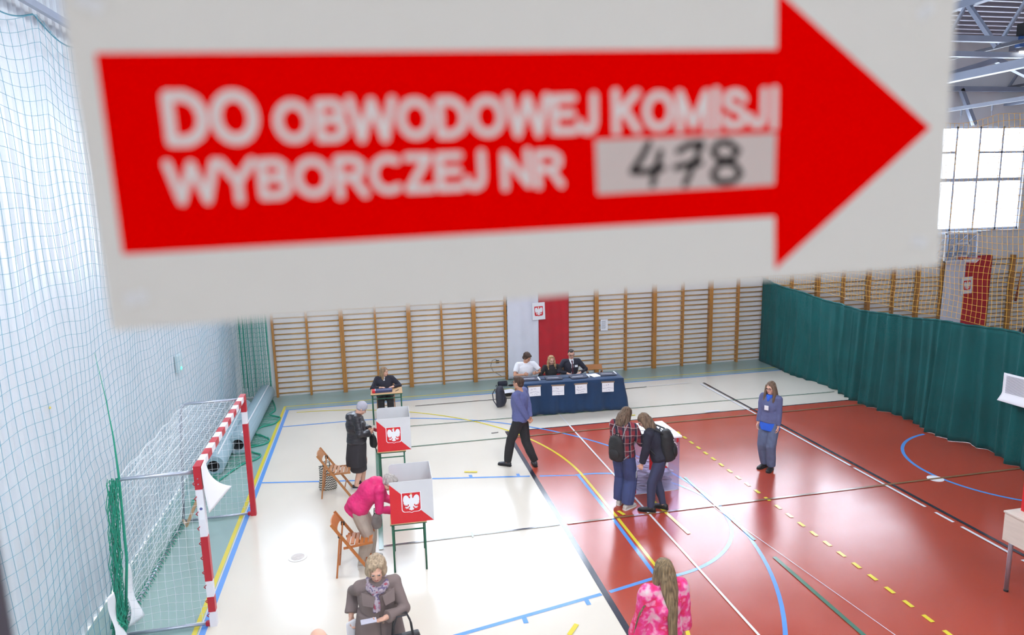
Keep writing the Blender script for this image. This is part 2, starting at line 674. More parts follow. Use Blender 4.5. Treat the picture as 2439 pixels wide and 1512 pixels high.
# the gallery wall the photograph is taken through, with unseen windows added high above for frontal fill light
OPEN = (1.2, 5.2, 4.2, 6.3)
mb = MB()
FW0, FW1 = GLASS_Y - 0.06, GLASS_Y + 0.06
wall_strip(mb, LEFT_X - 0.2, RIGHT_X + 0.2, -0.2, OPEN[2], FW0, FW1)
wall_strip(mb, LEFT_X - 0.2, OPEN[0], OPEN[2], OPEN[3], FW0, FW1)
wall_strip(mb, OPEN[1], RIGHT_X + 0.2, OPEN[2], OPEN[3], FW0, FW1)
wall_strip(mb, LEFT_X - 0.2, RIGHT_X + 0.2, OPEN[3], FWIN_Z0, FW0, FW1)
wall_strip(mb, LEFT_X - 0.2, RIGHT_X + 0.2, FWIN_Z1, ROOF_Z + 0.3, FW0, FW1)
x = LEFT_X - 0.2
for a, b in FILL_WINDOWS:
    wall_strip(mb, x, a, FWIN_Z0, FWIN_Z1, FW0, FW1)
    x = b
wall_strip(mb, x, RIGHT_X + 0.2, FWIN_Z0, FWIN_Z1, FW0, FW1)
tag(mb.build('wall_front', M_WALL), kind='structure')
for a, b in FILL_WINDOWS:
    wn += 1
    w = tag(empty('window_%d' % wn, (a, GLASS_Y, FWIN_Z0)), kind='structure')  # added out of view as a daylight fill source
    fb = MB()
    nc = 8
    cw = (b - a) / nc
    H = FWIN_Z1 - FWIN_Z0
    for k in range(nc + 1):
        fb.box(k * cw - 0.03, k * cw + 0.03, -0.04, 0.04, 0, H)
    fb.box(0, b - a, -0.04, 0.04, 0, 0.06).box(0, b - a, -0.04, 0.04, H - 0.06, H)
    fb.build('frame', M_FRAME, w)
    for k in range(nc):
        MB().box(k * cw + 0.03, (k + 1) * cw - 0.03, -0.003, 0.003, 0.06, H - 0.06).build('pane', M_PANE, w)

# the gallery window: dark mullion and clear glass, its faint haze standing in for veil glare
wn += 1
w = tag(empty('window_%d' % wn, (0, GLASS_Y, 0)), kind='structure')
M_MULL = mat('gallery_mullion', (58, 58, 72), 0.5)
fb = MB()
fb.box(1.795, 1.853, -0.03, 0.03, OPEN[2], OPEN[3])
fb.box(OPEN[0], OPEN[0] + 0.06, -0.04, 0.04, OPEN[2], OPEN[3]).box(OPEN[1] - 0.06, OPEN[1], -0.04, 0.04, OPEN[2], OPEN[3])
fb.box(OPEN[0], OPEN[1], -0.04, 0.04, OPEN[2], OPEN[2] + 0.06).box(OPEN[0], OPEN[1], -0.04, 0.04, OPEN[3] - 0.06, OPEN[3])
fb.build('frame', M_MULL, w)
M_GALLERY = glass_mat('gallery_glass', (253, 254, 255), 0.005, haze=0.003)
MB().box(1.853, OPEN[1] - 0.06, -0.001, 0.001, OPEN[2] + 0.06, OPEN[3] - 0.06).build('pane', M_GALLERY, w)
MB().box(OPEN[0] + 0.06, 1.795, -0.001, 0.001, OPEN[2] + 0.06, OPEN[3] - 0.06).build('pane', M_GALLERY, w)

# gallery corridor behind the camera, with an unseen lamp added to light the sign
mb = MB()
mb.box(-0.5, 6.5, -11.2, FW0, 3.4, 3.5).box(-0.5, 6.5, -11.2, FW0, 6.42, 6.5)
mb.box(-0.5, 6.5, -11.3, -11.2, 3.4, 6.5).box(-0.6, -0.5, -11.3, FW0, 3.4, 6.5).box(6.5, 6.6, -11.3, FW0, 3.4, 6.5)
tag(mb.build('wall_gallery', M_WALL), kind='structure')
cl = tag(empty('sign_fill_lamp', (2.4, -9.4, 6.40)), 'unseen flat lamp added in the gallery to light the sign front', 'lamp')
MB().box(-0.62, 0.62, -0.17, 0.17, -0.05, 0.02).build('housing', M_WHITE, cl)
l = bpy.data.lights.new('sign_fill_light', 'AREA')
l.shape = 'RECTANGLE'
l.size, l.size_y = 1.2, 0.3
l.energy = 23
l.color = (0.98, 0.98, 1.0)
lo = bpy.data.objects.new('sign_fill_light', l)
lo.location = (0, 0, -0.06)
lo.parent = cl
COL.objects.link(lo)

# roof deck (ribs run along X) and trusses
mb = MB()
prof = []
yy = GLASS_Y - 0.1
n_rib = 0
while yy < WALL_Y + 0.3:
    prof += [(yy, ROOF_Z), (yy + 0.06, ROOF_Z), (yy + 0.09, ROOF_Z + 0.07), (yy + 0.40, ROOF_Z + 0.07)]
    yy += 0.43
n = len(prof)
mb.add([(LEFT_X - 0.2, y, z) for y, z in prof] + [(RIGHT_X + 0.2, y, z) for y, z in prof], [(i, i + 1, n + i + 1, n + i) for i in range(n - 1)])
mb.box(LEFT_X - 0.2, RIGHT_X + 0.2, GLASS_Y - 0.1, WALL_Y + 0.3, ROOF_Z + 0.09, ROOF_Z + 0.2)
ceil_ = tag(mb.build('ceiling', M_DECK), kind='structure')
rib_me = MB().box(LEFT_X, RIGHT_X, 0.0, 0.062, -0.012, 0.0).mesh('deck_rib')
rib_me.materials.append(mat('pale_flange', (226, 228, 238), 0.35, metal=0.2))  # ribs paler than the deck between them
yy = GLASS_Y - 0.1 + 0.43
while yy < WALL_Y - 0.1:
    place('deck_rib', rib_me, None, ceil_, loc=(0, yy, ROOF_Z - 0.001))
    yy += 0.43

TB, TT = 8.15, 9.30
M_STEELD = mat('dark_steel', (84, 86, 96), 0.5)
for k, tx in enumerate((4.0, 10.0, 16.0, 22.0, 28.0)):
    t = empty('beam_truss', (tx, 0, 0))
    t['kind'] = 'structure'
    MB().bar((0, GLASS_Y + 0.1, TB), (0, WALL_Y, TB), 0.07, 0.07).build('bottom_chord', M_STEELD, t)
    MB().bar((0, GLASS_Y + 0.1, TT), (0, WALL_Y, TT), 0.2, 0.16).build('top_chord', M_STEEL, t)
    MB().bar((0, GLASS_Y + 0.1, 7.68), (0, WALL_Y, 7.68), 0.2, 0.18).build('girder', M_STEEL, t)
    yy = 9.6
    while yy > GLASS_Y + 1.2:
        MB().bar((0, yy, TT), (0, yy - 0.9, TB), 0.1, 0.09).build('diagonal', M_STEEL, t)
        MB().bar((0, yy, TT), (0, yy + 0.85, TB), 0.06, 0.06).build('diagonal', M_STEEL, t)
        yy -= 1.75
tr = empty('beam_purlin')
tr['kind'] = 'structure'
for (yy, zz, ww) in ((10.2, 8.05, 0.14), (4.9, 8.24, 0.12), (4.95, 7.93, 0.11), (0.5, 9.0, 0.14), (-4, 9.0, 0.14)):
    MB().bar((LEFT_X, yy, zz), (RIGHT_X, yy, zz), 0.12, ww).build('purlin', M_STEEL, tr)
for p0, p1 in (((15.4, 6.5, 7.62), (17.36, 6.5, 8.15)), ((17.36, 6.5, 8.15), (18.6, 6.5, 7.7)), ((20.0, 10.2, 8.05), (20.6, 10.2, 7.0))):
    MB().bar(p0, p1, 0.12, 0.12).build('brace', M_STEEL, tr)
# hoist at the frame edge
t = tag(empty('roof_hoist', (16.3, 4.85, 8.3)), 'dark hoist motor with a blue bracket under the roof', 'hoist')
MB().box(-0.1, 0.2, -0.1, 0.1, 0.0, 0.28).build('motor', M_BLACK, t, bevel=0.02)
MB().box(-0.14, -0.02, -0.06, 0.06, -0.22, 0.0).build('bracket', mat('hoist_blue', (52, 96, 160), 0.5), t)
for sx in (-0.02, 0.05):
    MB().cyl((sx, 0, 0.28), (sx, 0, 1.1), 0.008, n=6).build('cable', M_BLACK, t)

# tube lamps under the roof; all but the first are unseen, added for fill
M_LAMPBODY = mat('lamp_body', (150, 150, 156), 0.5)
M_LAMPTUBE = mat('lamp_tube', (255, 250, 240), 0.4, emit=((255, 248, 236), 4.0))
tl = bpy.data.lights.new('fill_tube_light', 'AREA')
tl.shape = 'RECTANGLE'
tl.size, tl.size_y = 1.45, 0.2
tl.energy = 90
tl.color = (1.0, 0.975, 0.94)
t0 = None
for j, (lx, ly, tl_lab) in enumerate(((16.2, 4.8, 'short tube lamp glowing under the roof beams beside the sign'), (1.15, 5.0, None), (5.75, 5.0, None), (1.15, 0.4, None), (5.75, 0.4, None), (1.15, -4.2, None), (5.75, -4.2, None))):
    if True:
        tl_lab = tl_lab or 'unseen tube lamp added in the roof for fill light'
        if t0 is None:
            t = t0 = empty('tube_lamp', (lx, ly, 7.94))
            MB().box(-0.05, 0.3, -0.03, 0.05, 0.05, 0.09).build('housing', M_LAMPBODY, t0)
            MB().cyl((0.0, 0, 0.03), (0.27, 0, 0.03), 0.03).build('tube', M_LAMPTUBE, t0, smooth=True)
        else:
            t = copy_tree(t0)
            t.location = (lx, ly, 7.94)
            lo = bpy.data.objects.new('fill_tube_light', tl)
            lo.location = (0.12, 0, -0.05)
            lo.parent = t
            COL.objects.link(lo)
        tag(t, tl_lab, 'lamp', 'tube lamps under the roof')

# ---------------------------------------------------------------- wall bars
SP = 0.8965
X0 = -0.55
RZ = [0.10 + 0.1455 * k for k in range(16)] + [2.60, 2.765]
post_me = MB().box(-0.027, 0.027, -0.15, -0.03, 0, 2.885).mesh('post')
post_me.materials.append(M_OAK)
rung_mb = MB()
rung_mb.tube([(0, -0.105, 0), (2 * SP, -0.105, 0)], 0.019, 8)
rung_me = rung_mb.mesh('rung', True)
rung_me.materials.append(M_OAKRUNG)
brk_me = MB().box(-0.02, 0.02, -0.03, 0, 0, 0.05).mesh('bracket')
brk_me.materials.append(M_CHROME)
WB = {0: 'wall bars unit in the net-covered corner, first from the left wall', 2: 'second wall bars unit from the left wall, beside the corner unit',
      4: 'third wall bars unit from the left wall, behind the seated desk woman', 6: 'wall bars unit with a wall socket behind it, just left of the flag',
      8: 'wall bars unit half covered by the red flag behind the committee table', 10: 'wall bars unit with a paper sheet pinned on its first bay',
      12: 'second wall bars unit to the left of the green curtain', 14: 'wall bars unit ending against the green curtain',
      16: 'first wall bars unit visible above the green curtain', 18: 'second wall bars unit above the green curtain', 20: 'third wall bars unit above the green curtain, left of the far flag',
      22: 'wall bars unit half covered by the far white flag strip', 24: 'wall bars unit half covered by the far red flag strip', 26: 'last wall bars unit, at the frame edge beyond the basketball hoop'}
LABS = list(WB.items())
for k, lb in LABS:
    t = tag(empty('wall_bars', (X0 + SP * k, WALL_Y, 0)), lb, 'wall bars', 'wall bars along the back wall')
    for px in (0.028, SP, 2 * SP - 0.028):
        place('post', post_me, None, t, loc=(px, 0, 0))
        place('bracket', brk_me, None, t, loc=(px, 0, 2.3))
    for z in RZ:
        place('rung', rung_me, None, t, loc=(0, 0, z))

# cable and socket behind the bars
t = tag(empty('wall_socket', (5.484, WALL_Y, 0.52)), 'small dark wall socket with a hanging cable behind the wall bars', 'socket')
MB().box(-0.045, 0.045, -0.04, 0, -0.04, 0.04).build('housing', M_BLACK, t, bevel=0.005)
MB().tube([(0, -0.03, 0.03), (-0.06, -0.05, 0.09), (-0.16, -0.05, 0.05), (-0.2, -0.05, -0.1), (-0.14, -0.05, -0.26), (0.1, -0.05, -0.42), (0.16, -0.05, -0.45)], 0.006, 6).build('cable', M_BLACK, t, smooth=True)

# ---------------------------------------------------------------- flags, crests, sheet on the back wall
M_FLAGW = mat('flag_white', (222, 222, 232), 0.75, var=0.03, vscale=3)
M_FLAGR = mat('flag_red', (190, 14, 34), 0.75, var=0.1, vscale=4)


def cloth_strip(x0, x1, z0, z1, seed, yoff=0.0, skew=0.0, amp=0.012):
    def fn(u, v):
        x = x0 + (x1 - x0) * u + skew * (v - 0.5)
        yy = -yoff + amp * math.sin(u * 9 + seed) * (0.3 + 0.7 * (1 - v)) + 0.5 * amp * math.sin(u * 21 + v * 3 + seed)
        return Vector((x, yy, z0 + (z1 - z0) * v))
    return MB().grid(fn, 24, 24)


for nm, x0, xm, x1, z1, sk, lb in (('flag_banner', 5.765, 6.66, 7.55, 3.05, 0.02, 'white and red vertical flag hung on the wall bars behind the committee table'),
                                ('flag_banner', 20.03, 20.80, 21.79, 2.93, 0.05, 'white and red vertical flag under the basketball hoop beyond the curtain')):
    t = tag(empty(nm, (0, 10.27, 0)), lb, 'flag', 'flags on the wall bars')
    cloth_strip(x0, xm, 0.03, z1, 1.0, skew=sk).build('white_stripe', M_FLAGW, t, smooth=True, solid=0.004)
    cloth_strip(xm + 0.002, x1, 0.03, z1, 2.0, skew=sk).build('red_stripe', M_FLAGR, t, smooth=True, solid=0.004)

EAGLE_R = [(0.05, 0.30), (0.07, 0.22), (0.11, 0.24), (0.15, 0.33), (0.22, 0.40), (0.30, 0.41), (0.37, 0.36), (0.41, 0.26), (0.42, 0.12), (0.39, 0.02),
           (0.415, -0.06), (0.365, -0.04), (0.37, -0.14), (0.315, -0.09), (0.30, -0.19), (0.255, -0.115), (0.22, -0.19), (0.18, -0.10), (0.13, -0.10),
           (0.14, -0.17), (0.22, -0.24), (0.30, -0.22), (0.34, -0.28), (0.27, -0.28), (0.29, -0.35), (0.22, -0.30), (0.17, -0.35), (0.155, -0.27), (0.09, -0.21),
           (0.075, -0.26), (0.13, -0.36), (0.085, -0.42), (0.04, -0.40)]
EAGLE = EAGLE_R + [(0.0, -0.46)] + [(-x, y) for x, y in reversed(EAGLE_R)] + [(-0.05, 0.335), (-0.13, 0.355), (-0.07, 0.39), (-0.035, 0.43), (0.035, 0.43), (0.06, 0.38)]
CROWN = [(-0.05, 0.435), (-0.065, 0.50), (-0.03, 0.475), (0.0, 0.53), (0.03, 0.475), (0.065, 0.50), (0.05, 0.435)]


def shield_pts(w, h):
    return [(-w / 2, h / 2), (-w / 2, -h * 0.36), (-w * 0.44, -h * 0.44), (-w * 0.36, -h * 0.47), (-w * 0.1, -h * 0.475), (0, -h * 0.52), (w * 0.1, -h * 0.475), (w * 0.36, -h * 0.47), (w * 0.44, -h * 0.44), (w / 2, -h * 0.36), (w / 2, h / 2)]


def crest(parent, m, w, border=True, zo=0.0015):
    """red shield with a crowned white eagle, drawn in the XY plane of m"""
    h = w * 1.14
    z = Matrix.Translation((0, 0, zo))
    if border:
        MB().poly(list(reversed(shield_pts(w * 1.09, h * 1.06))), m @ Matrix.Translation((0, 0, zo * 0.5))).build('crest_border', M_EMBW, parent)
    MB().poly(list(reversed(shield_pts(w, h))), m @ z).build('shield', M_RED, parent)
    s = w * 1.08
    MB().poly([(x * s, y * s) for x, y in reversed(EAGLE)], m @ Matrix.Translation((0, 0, zo * 2))).build('eagle', M_EMBW, parent)
    MB().poly([(x * s, y * s) for x, y in reversed(CROWN)], m @ Matrix.Translation((0, 0, zo * 2.5))).build('crown', M_GOLD, parent)


for (x, y_, z, w_, h_, tilt, lb) in ((6.655, 10.2, 1.955, 0.37, 0.49, -0.03, 'framed eagle crest hung on the flag behind the committee table'),
                               (20.86, 10.2, 1.99, 0.41, 0.54, -0.02, 'framed eagle crest hung on the flag under the basketball hoop')):
    t = tag(empty('crest_picture', (x, y_, z)), lb, 'picture', 'framed crests')
    rm = Matrix.Rotation(PI / 2, 4, 'X') @ Matrix.Rotation(-tilt, 4, 'Z')
    MB().box(-w_ / 2, w_ / 2, -h_ / 2, h_ / 2, -0.015, 0.004, rm).build('board', M_EMBW, t, bevel=0.004)
    crest(t, rm @ Matrix.Translation((0, 0.0, 0.006)), w_ * 0.66, False, 0.003)

t = tag(empty('notice_sheet', (8.645, 10.353, 1.41)), 'white printed sheet pinned on the wall bars right of the red flag', 'notice')
MB().box(-0.11, 0.11, 0, 0.002, -0.16, 0.16).build('sheet', M_PAPER, t)
mb = MB()
for i in range(11):
    mb.box(-0.085, 0.03 + 0.05 * random.random(), -0.0015, -0.001, 0.11 - i * 0.022, 0.118 - i * 0.022)
mb.build('text_lines', M_TEXTGREY, t)

# ---------------------------------------------------------------- basketball board on its wall frame
t = tag(empty('basketball_hoop', (19.82, 9.5, 2.86)), 'clear basketball board with rim on a wall frame beyond the yellow net', 'basketball hoop')
M_BOARD = glass_mat('clear_acrylic', (238, 242, 248), 0.06)
M_HOOPRED = mat('rim_red', (150, 34, 40), 0.5)
MB().box(-0.58, 0.58, -0.008, 0.008, 0.02, 0.86).build('backboard', M_BOARD, t)
mb = MB()
for a in ((-0.6, -0.56, 0, 0.88), (0.56, 0.6, 0, 0.88)):
    mb.box(a[0], a[1], -0.02, 0.015, a[2], a[3])
mb.box(-0.6, 0.6, -0.02, 0.015, 0, 0.04).box(-0.6, 0.6, -0.02, 0.015, 0.84, 0.88)
mb.build('board_frame', M_WHITE, t)
mb = MB().box(-0.3, -0.25, -0.014, -0.01, 0.14, 0.58).box(0.25, 0.3, -0.014, -0.01, 0.14, 0.58).box(-0.3, 0.3, -0.014, -0.01, 0.53, 0.58).box(-0.3, 0.3, -0.014, -0.01, 0.14, 0.18)
mb.build('target_square', M_WHITE, t)
rim = MB().tube([(0.22 * math.cos(a), -0.40 + 0.22 * math.sin(a), 0.13) for a in [2 * PI * i / 28 for i in range(28)]], 0.012, 8, closed=True)
rim.box(-0.1, 0.1, -0.2, -0.015, 0.07, 0.15)
rim = rim.build('rim', M_HOOPRED, t, smooth=False)
P = []
for i in range(13):
    a = 2 * PI * i / 12
    P.append([Vector((math.cos(a) * (0.22 - 0.09 * j / 3), -0.40 + math.sin(a) * (0.22 - 0.09 * j / 3), 0.12 - 0.035 * j)) for j in range(4)])
net_mesh(P, 0.004).build('hoop_net', M_WHITE, rim)
for sx in (-0.42, -0.1, 0.28, 0.62):
    MB().bar((sx, 0.06, 0.0), (sx, 0.06, 0.92), 0.05, 0.04).bar((sx, 0.06, 0.85), (sx, 0.9, 0.85), 0.04, 0.04).bar((sx, 0.06, 0.1), (sx, 0.9, 0.1), 0.04, 0.04).bar((sx, 0.08, 0.8), (sx, 0.85, 0.15), 0.025, 0.025).build('wall_arm', M_STEEL, t)
MB().bar((-0.5, 0.08, 0.25), (0.75, 0.08, 0.25), 0.05, 0.06).bar((-0.5, 0.08, 0.88), (0.75, 0.08, 0.88), 0.05, 0.04).build('cross_rail', M_STEEL, t)

# ---------------------------------------------------------------- dividing curtain and yellow net over it
M_CURT = mat('green_velvet', (4, 84, 84), 0.8, var=0.12, vscale=2, spec=0.2)
CX = 13.65


def curtain_pt(u, v):
    """u along the wall (0 at the back wall), v from floor to top"""
    L = 15.5
    d = L * u
    yy = 10.3 - d
    k = min(1.0, max(0.0, (d - 1.0) / 3.5))
    amp = 0.010 + 0.042 * k
    ph = d * 19.0 + 2.6 * math.sin(d * 1.1) + 1.3 * math.sin(d * 2.7 + 1)
    big = d * 2.6 + 1.2 * math.sin(d * 0.8)
    low = 1 - v
    x = CX + amp * (0.55 + 0.6 * low) * (math.sin(ph + 0.5 * low) + 0.55 * math.sin(0.61 * ph + 0.7) + 0.25 * math.sin(2.3 * ph))
    x += (0.03 + 0.10 * low) * k * math.sin(big) - 0.08 * low ** 2 * (0.5 + 0.5 * math.sin(d * 1.3))
    if d < 4:
        x += 0.05 * math.sin(5 * (v * 1.3 + d * 0.45)) * low * min(1, d / 2)
    zt = 2.36 + 0.10 * math.cos(d * 0.75) + 0.012 * math.sin(d * 4)
    if d < 0.6:
        zt += (0.6 - d) * 0.2
    zb = 0.004 + 0.004 * (1 + math.sin(d * 2.9))
    return Vector((x, yy + 0.02 * math.cos(ph), zb + (zt - zb) * v))


t = tag(empty('dividing_curtain'), 'dark green pleated curtain dividing the hall', 'curtain')
MB().grid(curtain_pt, 1400, 20).build('cloth', M_CURT, t, smooth=True, solid=0.006)
MB().tube([curtain_pt(i / 260, 0.995) for i in range(261)], 0.022, 6).build('top_hem', M_CURT, t, smooth=True)

t = tag(empty('yellow_net'), 'yellow square-mesh ball net hanging above the green curtain', 'net')
M_YNET = mat('yellow_cord', (226, 170, 40), 0.6)
P = []
NY = 96
for i in range(NY):
    yy = 10.2 - i * 0.112
    P.append([Vector((CX + 0.07 + 0.012 * math.sin(yy * 1.7 + z * 0.066) + 0.006 * math.sin(z), yy + 0.02 * math.sin(z * 0.7 + yy), 6.42 - z * 0.124 - 0.05 * abs(math.sin(yy * 2.24)) * max(0, 1 - z / 4.0) + 0.02 * math.sin(yy * 3.1 + z * 0.5))) for z in range(33)])
net_mesh(P, 0.0042).build('mesh', M_YNET, t)
MB().bar((CX, -4, 6.64), (CX, 10.4, 6.64), 0.05, 0.07).build('rail', M_STEEL, t)
for i in range(11):
    yy = 10.0 - i * 1.15 * 0.6 - 0.2
    MB().cyl((CX, yy, 6.60), (CX, yy, 6.5), 0.016, n=8).cyl((CX, yy, 6.5), (CX, yy, 6.42), 0.006, n=6).build('hook', M_STEEL, t)

# sheet pinned to the curtain
t = tag(empty('notice_sheet'), 'large printed white notice pinned to the green curtain', 'notice')


SHX = min(curtain_pt((10.3 - (1.98 - 0.0085 * i)) / 15.5, 0.45 + 0.03 * j).x for i in range(100) for j in range(9)) - 0.012


def sheet_pt(u, v):
    curl = 0.10 * max(0, 0.25 - v) / 0.25
    return Vector((SHX - curl - 0.006 * math.sin(u * 4), 1.98 - 0.85 * u, 1.18 + 0.52 * v + 0.02 * u))


MB().grid(sheet_pt, 10, 10).build('sheet', M_PAPER, t, smooth=True, solid=0.002)
mb = MB()
for i in range(16):
    v = 0.9 - i * 0.04
    a, b = sheet_pt(0.08, v), sheet_pt(0.94, v)
    o_ = Vector((-0.013, 0, 0))
    up = Vector((0, 0, 0.007))
    mb.add([a + o_, b + o_, b + o_ + up, a + o_ + up], [(0, 1, 2, 3)])
mb.build('text_lines', M_TEXTGREY, t)
for u_ in (0.04, 0.96):
    q_ = sheet_pt(u_, 0.97)
    MB().cyl(q_ - Vector((0.004, 0, 0)), q_ + Vector((0.3, 0, 0)), 0.004, n=6).build('pin', M_CHROME, t)

# rusty pole at the far wall
MBp = MB().cyl((22.9, 10.28, 1.35), (23.05, 10.28, 2.45), 0.035, 0.02)
tag(MBp.build('leaning_pole', mat('rust_red', (150, 70, 50), 0.7), smooth=True), 'thin rust-red pole against the last wall bars', 'pole')

# ---------------------------------------------------------------- green net on the side wall
M_GNET = mat('green_cord', (92, 152, 172), 0.6)
M_GNETD = mat('green_cord_dense', (22, 150, 122), 0.6)
t = tag(empty('side_net'), 'teal green ball net hanging along the white ribbed wall', 'net')
P = []
yy = -4.0
NX = -1.32
while yy < 10.15:
    col = []
    for k in range(50):
        z = 7.16 - k * 0.145 - (0.12 * (1 - abs(math.sin((yy - 0.52) * PI / 1.5))) * 0 + 0.16 * abs(math.sin((yy - 0.52) * PI / 1.5))) * max(0, 1 - k / 14) + 0.028 * math.sin(yy * 2.2 + k * 0.35) + 0.02 * math.sin(yy * 5.1 - k * 0.2)
        xx = NX + 0.05 * math.sin(yy * 0.9 + k * 0.05) + 0.02 * math.sin(yy * 3 + k * 0.3)
        if z < 2.0 and 0.0 < yy < 3.4:
            xx += 0.02
        col.append(Vector((xx, yy, max(z, 0.02))))
    P.append(col)
    yy += 0.145
net_mesh(P, 0.0027).build('mesh', M_GNET, t)
# the same net carried round the corner, bunched in folds in front of the back wall
P = []
for i in range(44):
    s = i / 43
    xx = -1.36 + 0.74 * s
    P.append([Vector((xx + 0.012 * math.sin(i * 1.9), 10.16 + 0.08 * math.sin(i * 1.1), 7.1 - k * 0.12)) for k in range(59)])
net_mesh(P, 0.0052).build('corner_folds', mat('green_cord_mid', (70, 160, 150), 0.6), t)
for s in (0.08, 0.2, 0.5, 0.97):
    xx = -1.36 + 0.74 * s
    MB().tube([(xx + 0.006 * math.sin(k * 1.3), 10.12, 7.1 - k * 0.24) for k in range(29)], 0.011, 6).build('gathered_cord', M_GNETD, t, smooth=True)
MB().bar((-1.35, -7.5, 7.33), (-1.35, WALL_Y, 7.33), 0.06, 0.08).build('rail', M_STEEL, t)
# top rope with scallops
MB().tube([(NX, -4 + i * 0.06, 7.2 - 0.16 * abs(math.sin((-4 + i * 0.06 - 0.52) * PI / 1.5))) for i in range(235)], 0.008, 5).build('top_rope', mat('rope_teal', (40, 118, 138), 0.6), t)
# hem lying on the floor near the rolls
hem = [(-0.62, 10.05), (-0.52, 9.6), (-0.44, 9.1), (-0.52, 8.75), (-0.27, 8.5), (-0.25, 8.3), (-0.33, 8.0), (-0.6, 7.8), (-0.66, 7.4), (-0.45, 7.15), (-0.28, 6.85), (-0.36, 6.6), (-0.66, 6.45), (-0.56, 6.2), (-0.34, 5.95), (-0.4, 5.7), (-0.62, 5.5), (-0.95, 4.6), (-1.1, 3.6)]
pts = []
for i in range(len(hem) - 1):
    p0, p1, p2, p3 = [Vector(hem[max(0, min(len(hem) - 1, i + k))]) for k in (-1, 0, 1, 2)]
    for q in range(6):
        u = q / 6
        pts.append(0.5 * ((2 * p1) + (p2 - p0) * u + (2 * p0 - 5 * p1 + 4 * p2 - p3) * u * u + (3 * p1 - p0 - 3 * p2 + p3) * u ** 3))
MB().tube([(p.x, p.y, 0.02) for p in pts], 0.018, 6).build('floor_hem', M_GNETD, t, smooth=True)
P = []
for i in range(0, len(pts), 2):
    p = pts[i]
    wx = max(-1.2, -0.98 + 0.2 * math.sin(p.y * 3))
    if p.y < 5.2:
        continue
    P.append([Vector((p.x + (wx - p.x) * k / 7, p.y + 0.02 * math.sin(k * 2 + i), 0.02 + 0.012 * math.sin(k + i) + 0.012)) for k in range(8)])
net_mesh(P, 0.004).build('floor_mesh', M_GNETD, t)
# heap of net gathered behind the goal at the floor
P = []
for i in range(30):
    yy = 3.6 + i * 0.09
    P.append([Vector((-1.16 + 0.04 * k + 0.03 * math.sin(i * 1.7 + k), yy + 0.02 * math.sin(k), 0.03 + 0.03 * abs(math.sin(i + k * 2)))) for k in range(6)])
net_mesh(P, 0.006).build('floor_heap', M_GNETD, t)
# bundle hanging over the near back corner of the goal
rnd = random.Random(3)
mb = MB()


def bx_(z):
    return -0.93 - 0.14 * (1 - z / 2.0)


for i in range(26):
    ox, oy = rnd.uniform(-0.075, 0.05), rnd.uniform(-0.12, 0.03)
    mb.tube([(bx_(2.0 - k * 0.1) + ox + 0.015 * math.sin(k * 1.7 + i), 0.0 + oy + 0.012 * math.sin(k * 1.1 + i * 2), 2.03 - 0.2 * abs(oy) - k * 0.1) for k in range(20)], 0.0045, 4)
for i in range(30):
    z = 1.98 - i * 0.065
    mb.tube([(bx_(z) - 0.07 + 0.11 * q / 6, -0.02 + 0.05 * math.sin(q + i), z + 0.03 * math.sin(q * 2.1 + i)) for q in range(7)], 0.0045, 4)
mb.build('hanging_bundle', M_GNETD, t)
mb = MB()
for i in range(22):
    oy = rnd.uniform(-0.12, 0.12)
    mb.tube([(-1.06 + rnd.uniform(-0.07, 0.07), oy - 0.02 * k, 0.42 - k * 0.057) for k in range(8)], 0.011, 4)
mb.build('knotted_end', M_GNETD, t)
MB().tube([(-1.0, 0.1, 3.5), (-0.93, 0.05, 3.0), (-0.895, 0.035, 2.5), (-0.89, 0.03, 2.02), (-0.92, 0.03, 1.0), (-1.02, 0.03, 0.2)], [0.002, 0.005, 0.009, 0.014, 0.016, 0.018], 6).build('gathered_cord', M_GNETD, t, smooth=True)

# emergency lamp box on the side wall
t = tag(empty('emergency_light', (LEFT_X, 5.25, 2.21)), 'small pale box with a green light on the ribbed wall', 'emergency light')
MB().box(0, 0.07, -0.14, 0.14, -0.16, 0.16).build('housing', mat('box_grey', (196, 212, 216), 0.5), t, bevel=0.01)
MB().box(0.07, 0.075, -0.03, 0.03, -0.12, -0.07).build('green_led', mat('green_led', (60, 255, 150), 0.4, emit=((60, 255, 150), 3.0)), t)
tag(MB().ell((LEFT_X + 0.02, 0.1, 2.9), (0.012, 0.02, 0.016)).build('wall_sticker', mat('ball_yellow', (220, 200, 90), 0.7)), 'tiny yellow spot stuck on the ribbed wall behind the green net', 'sticker')

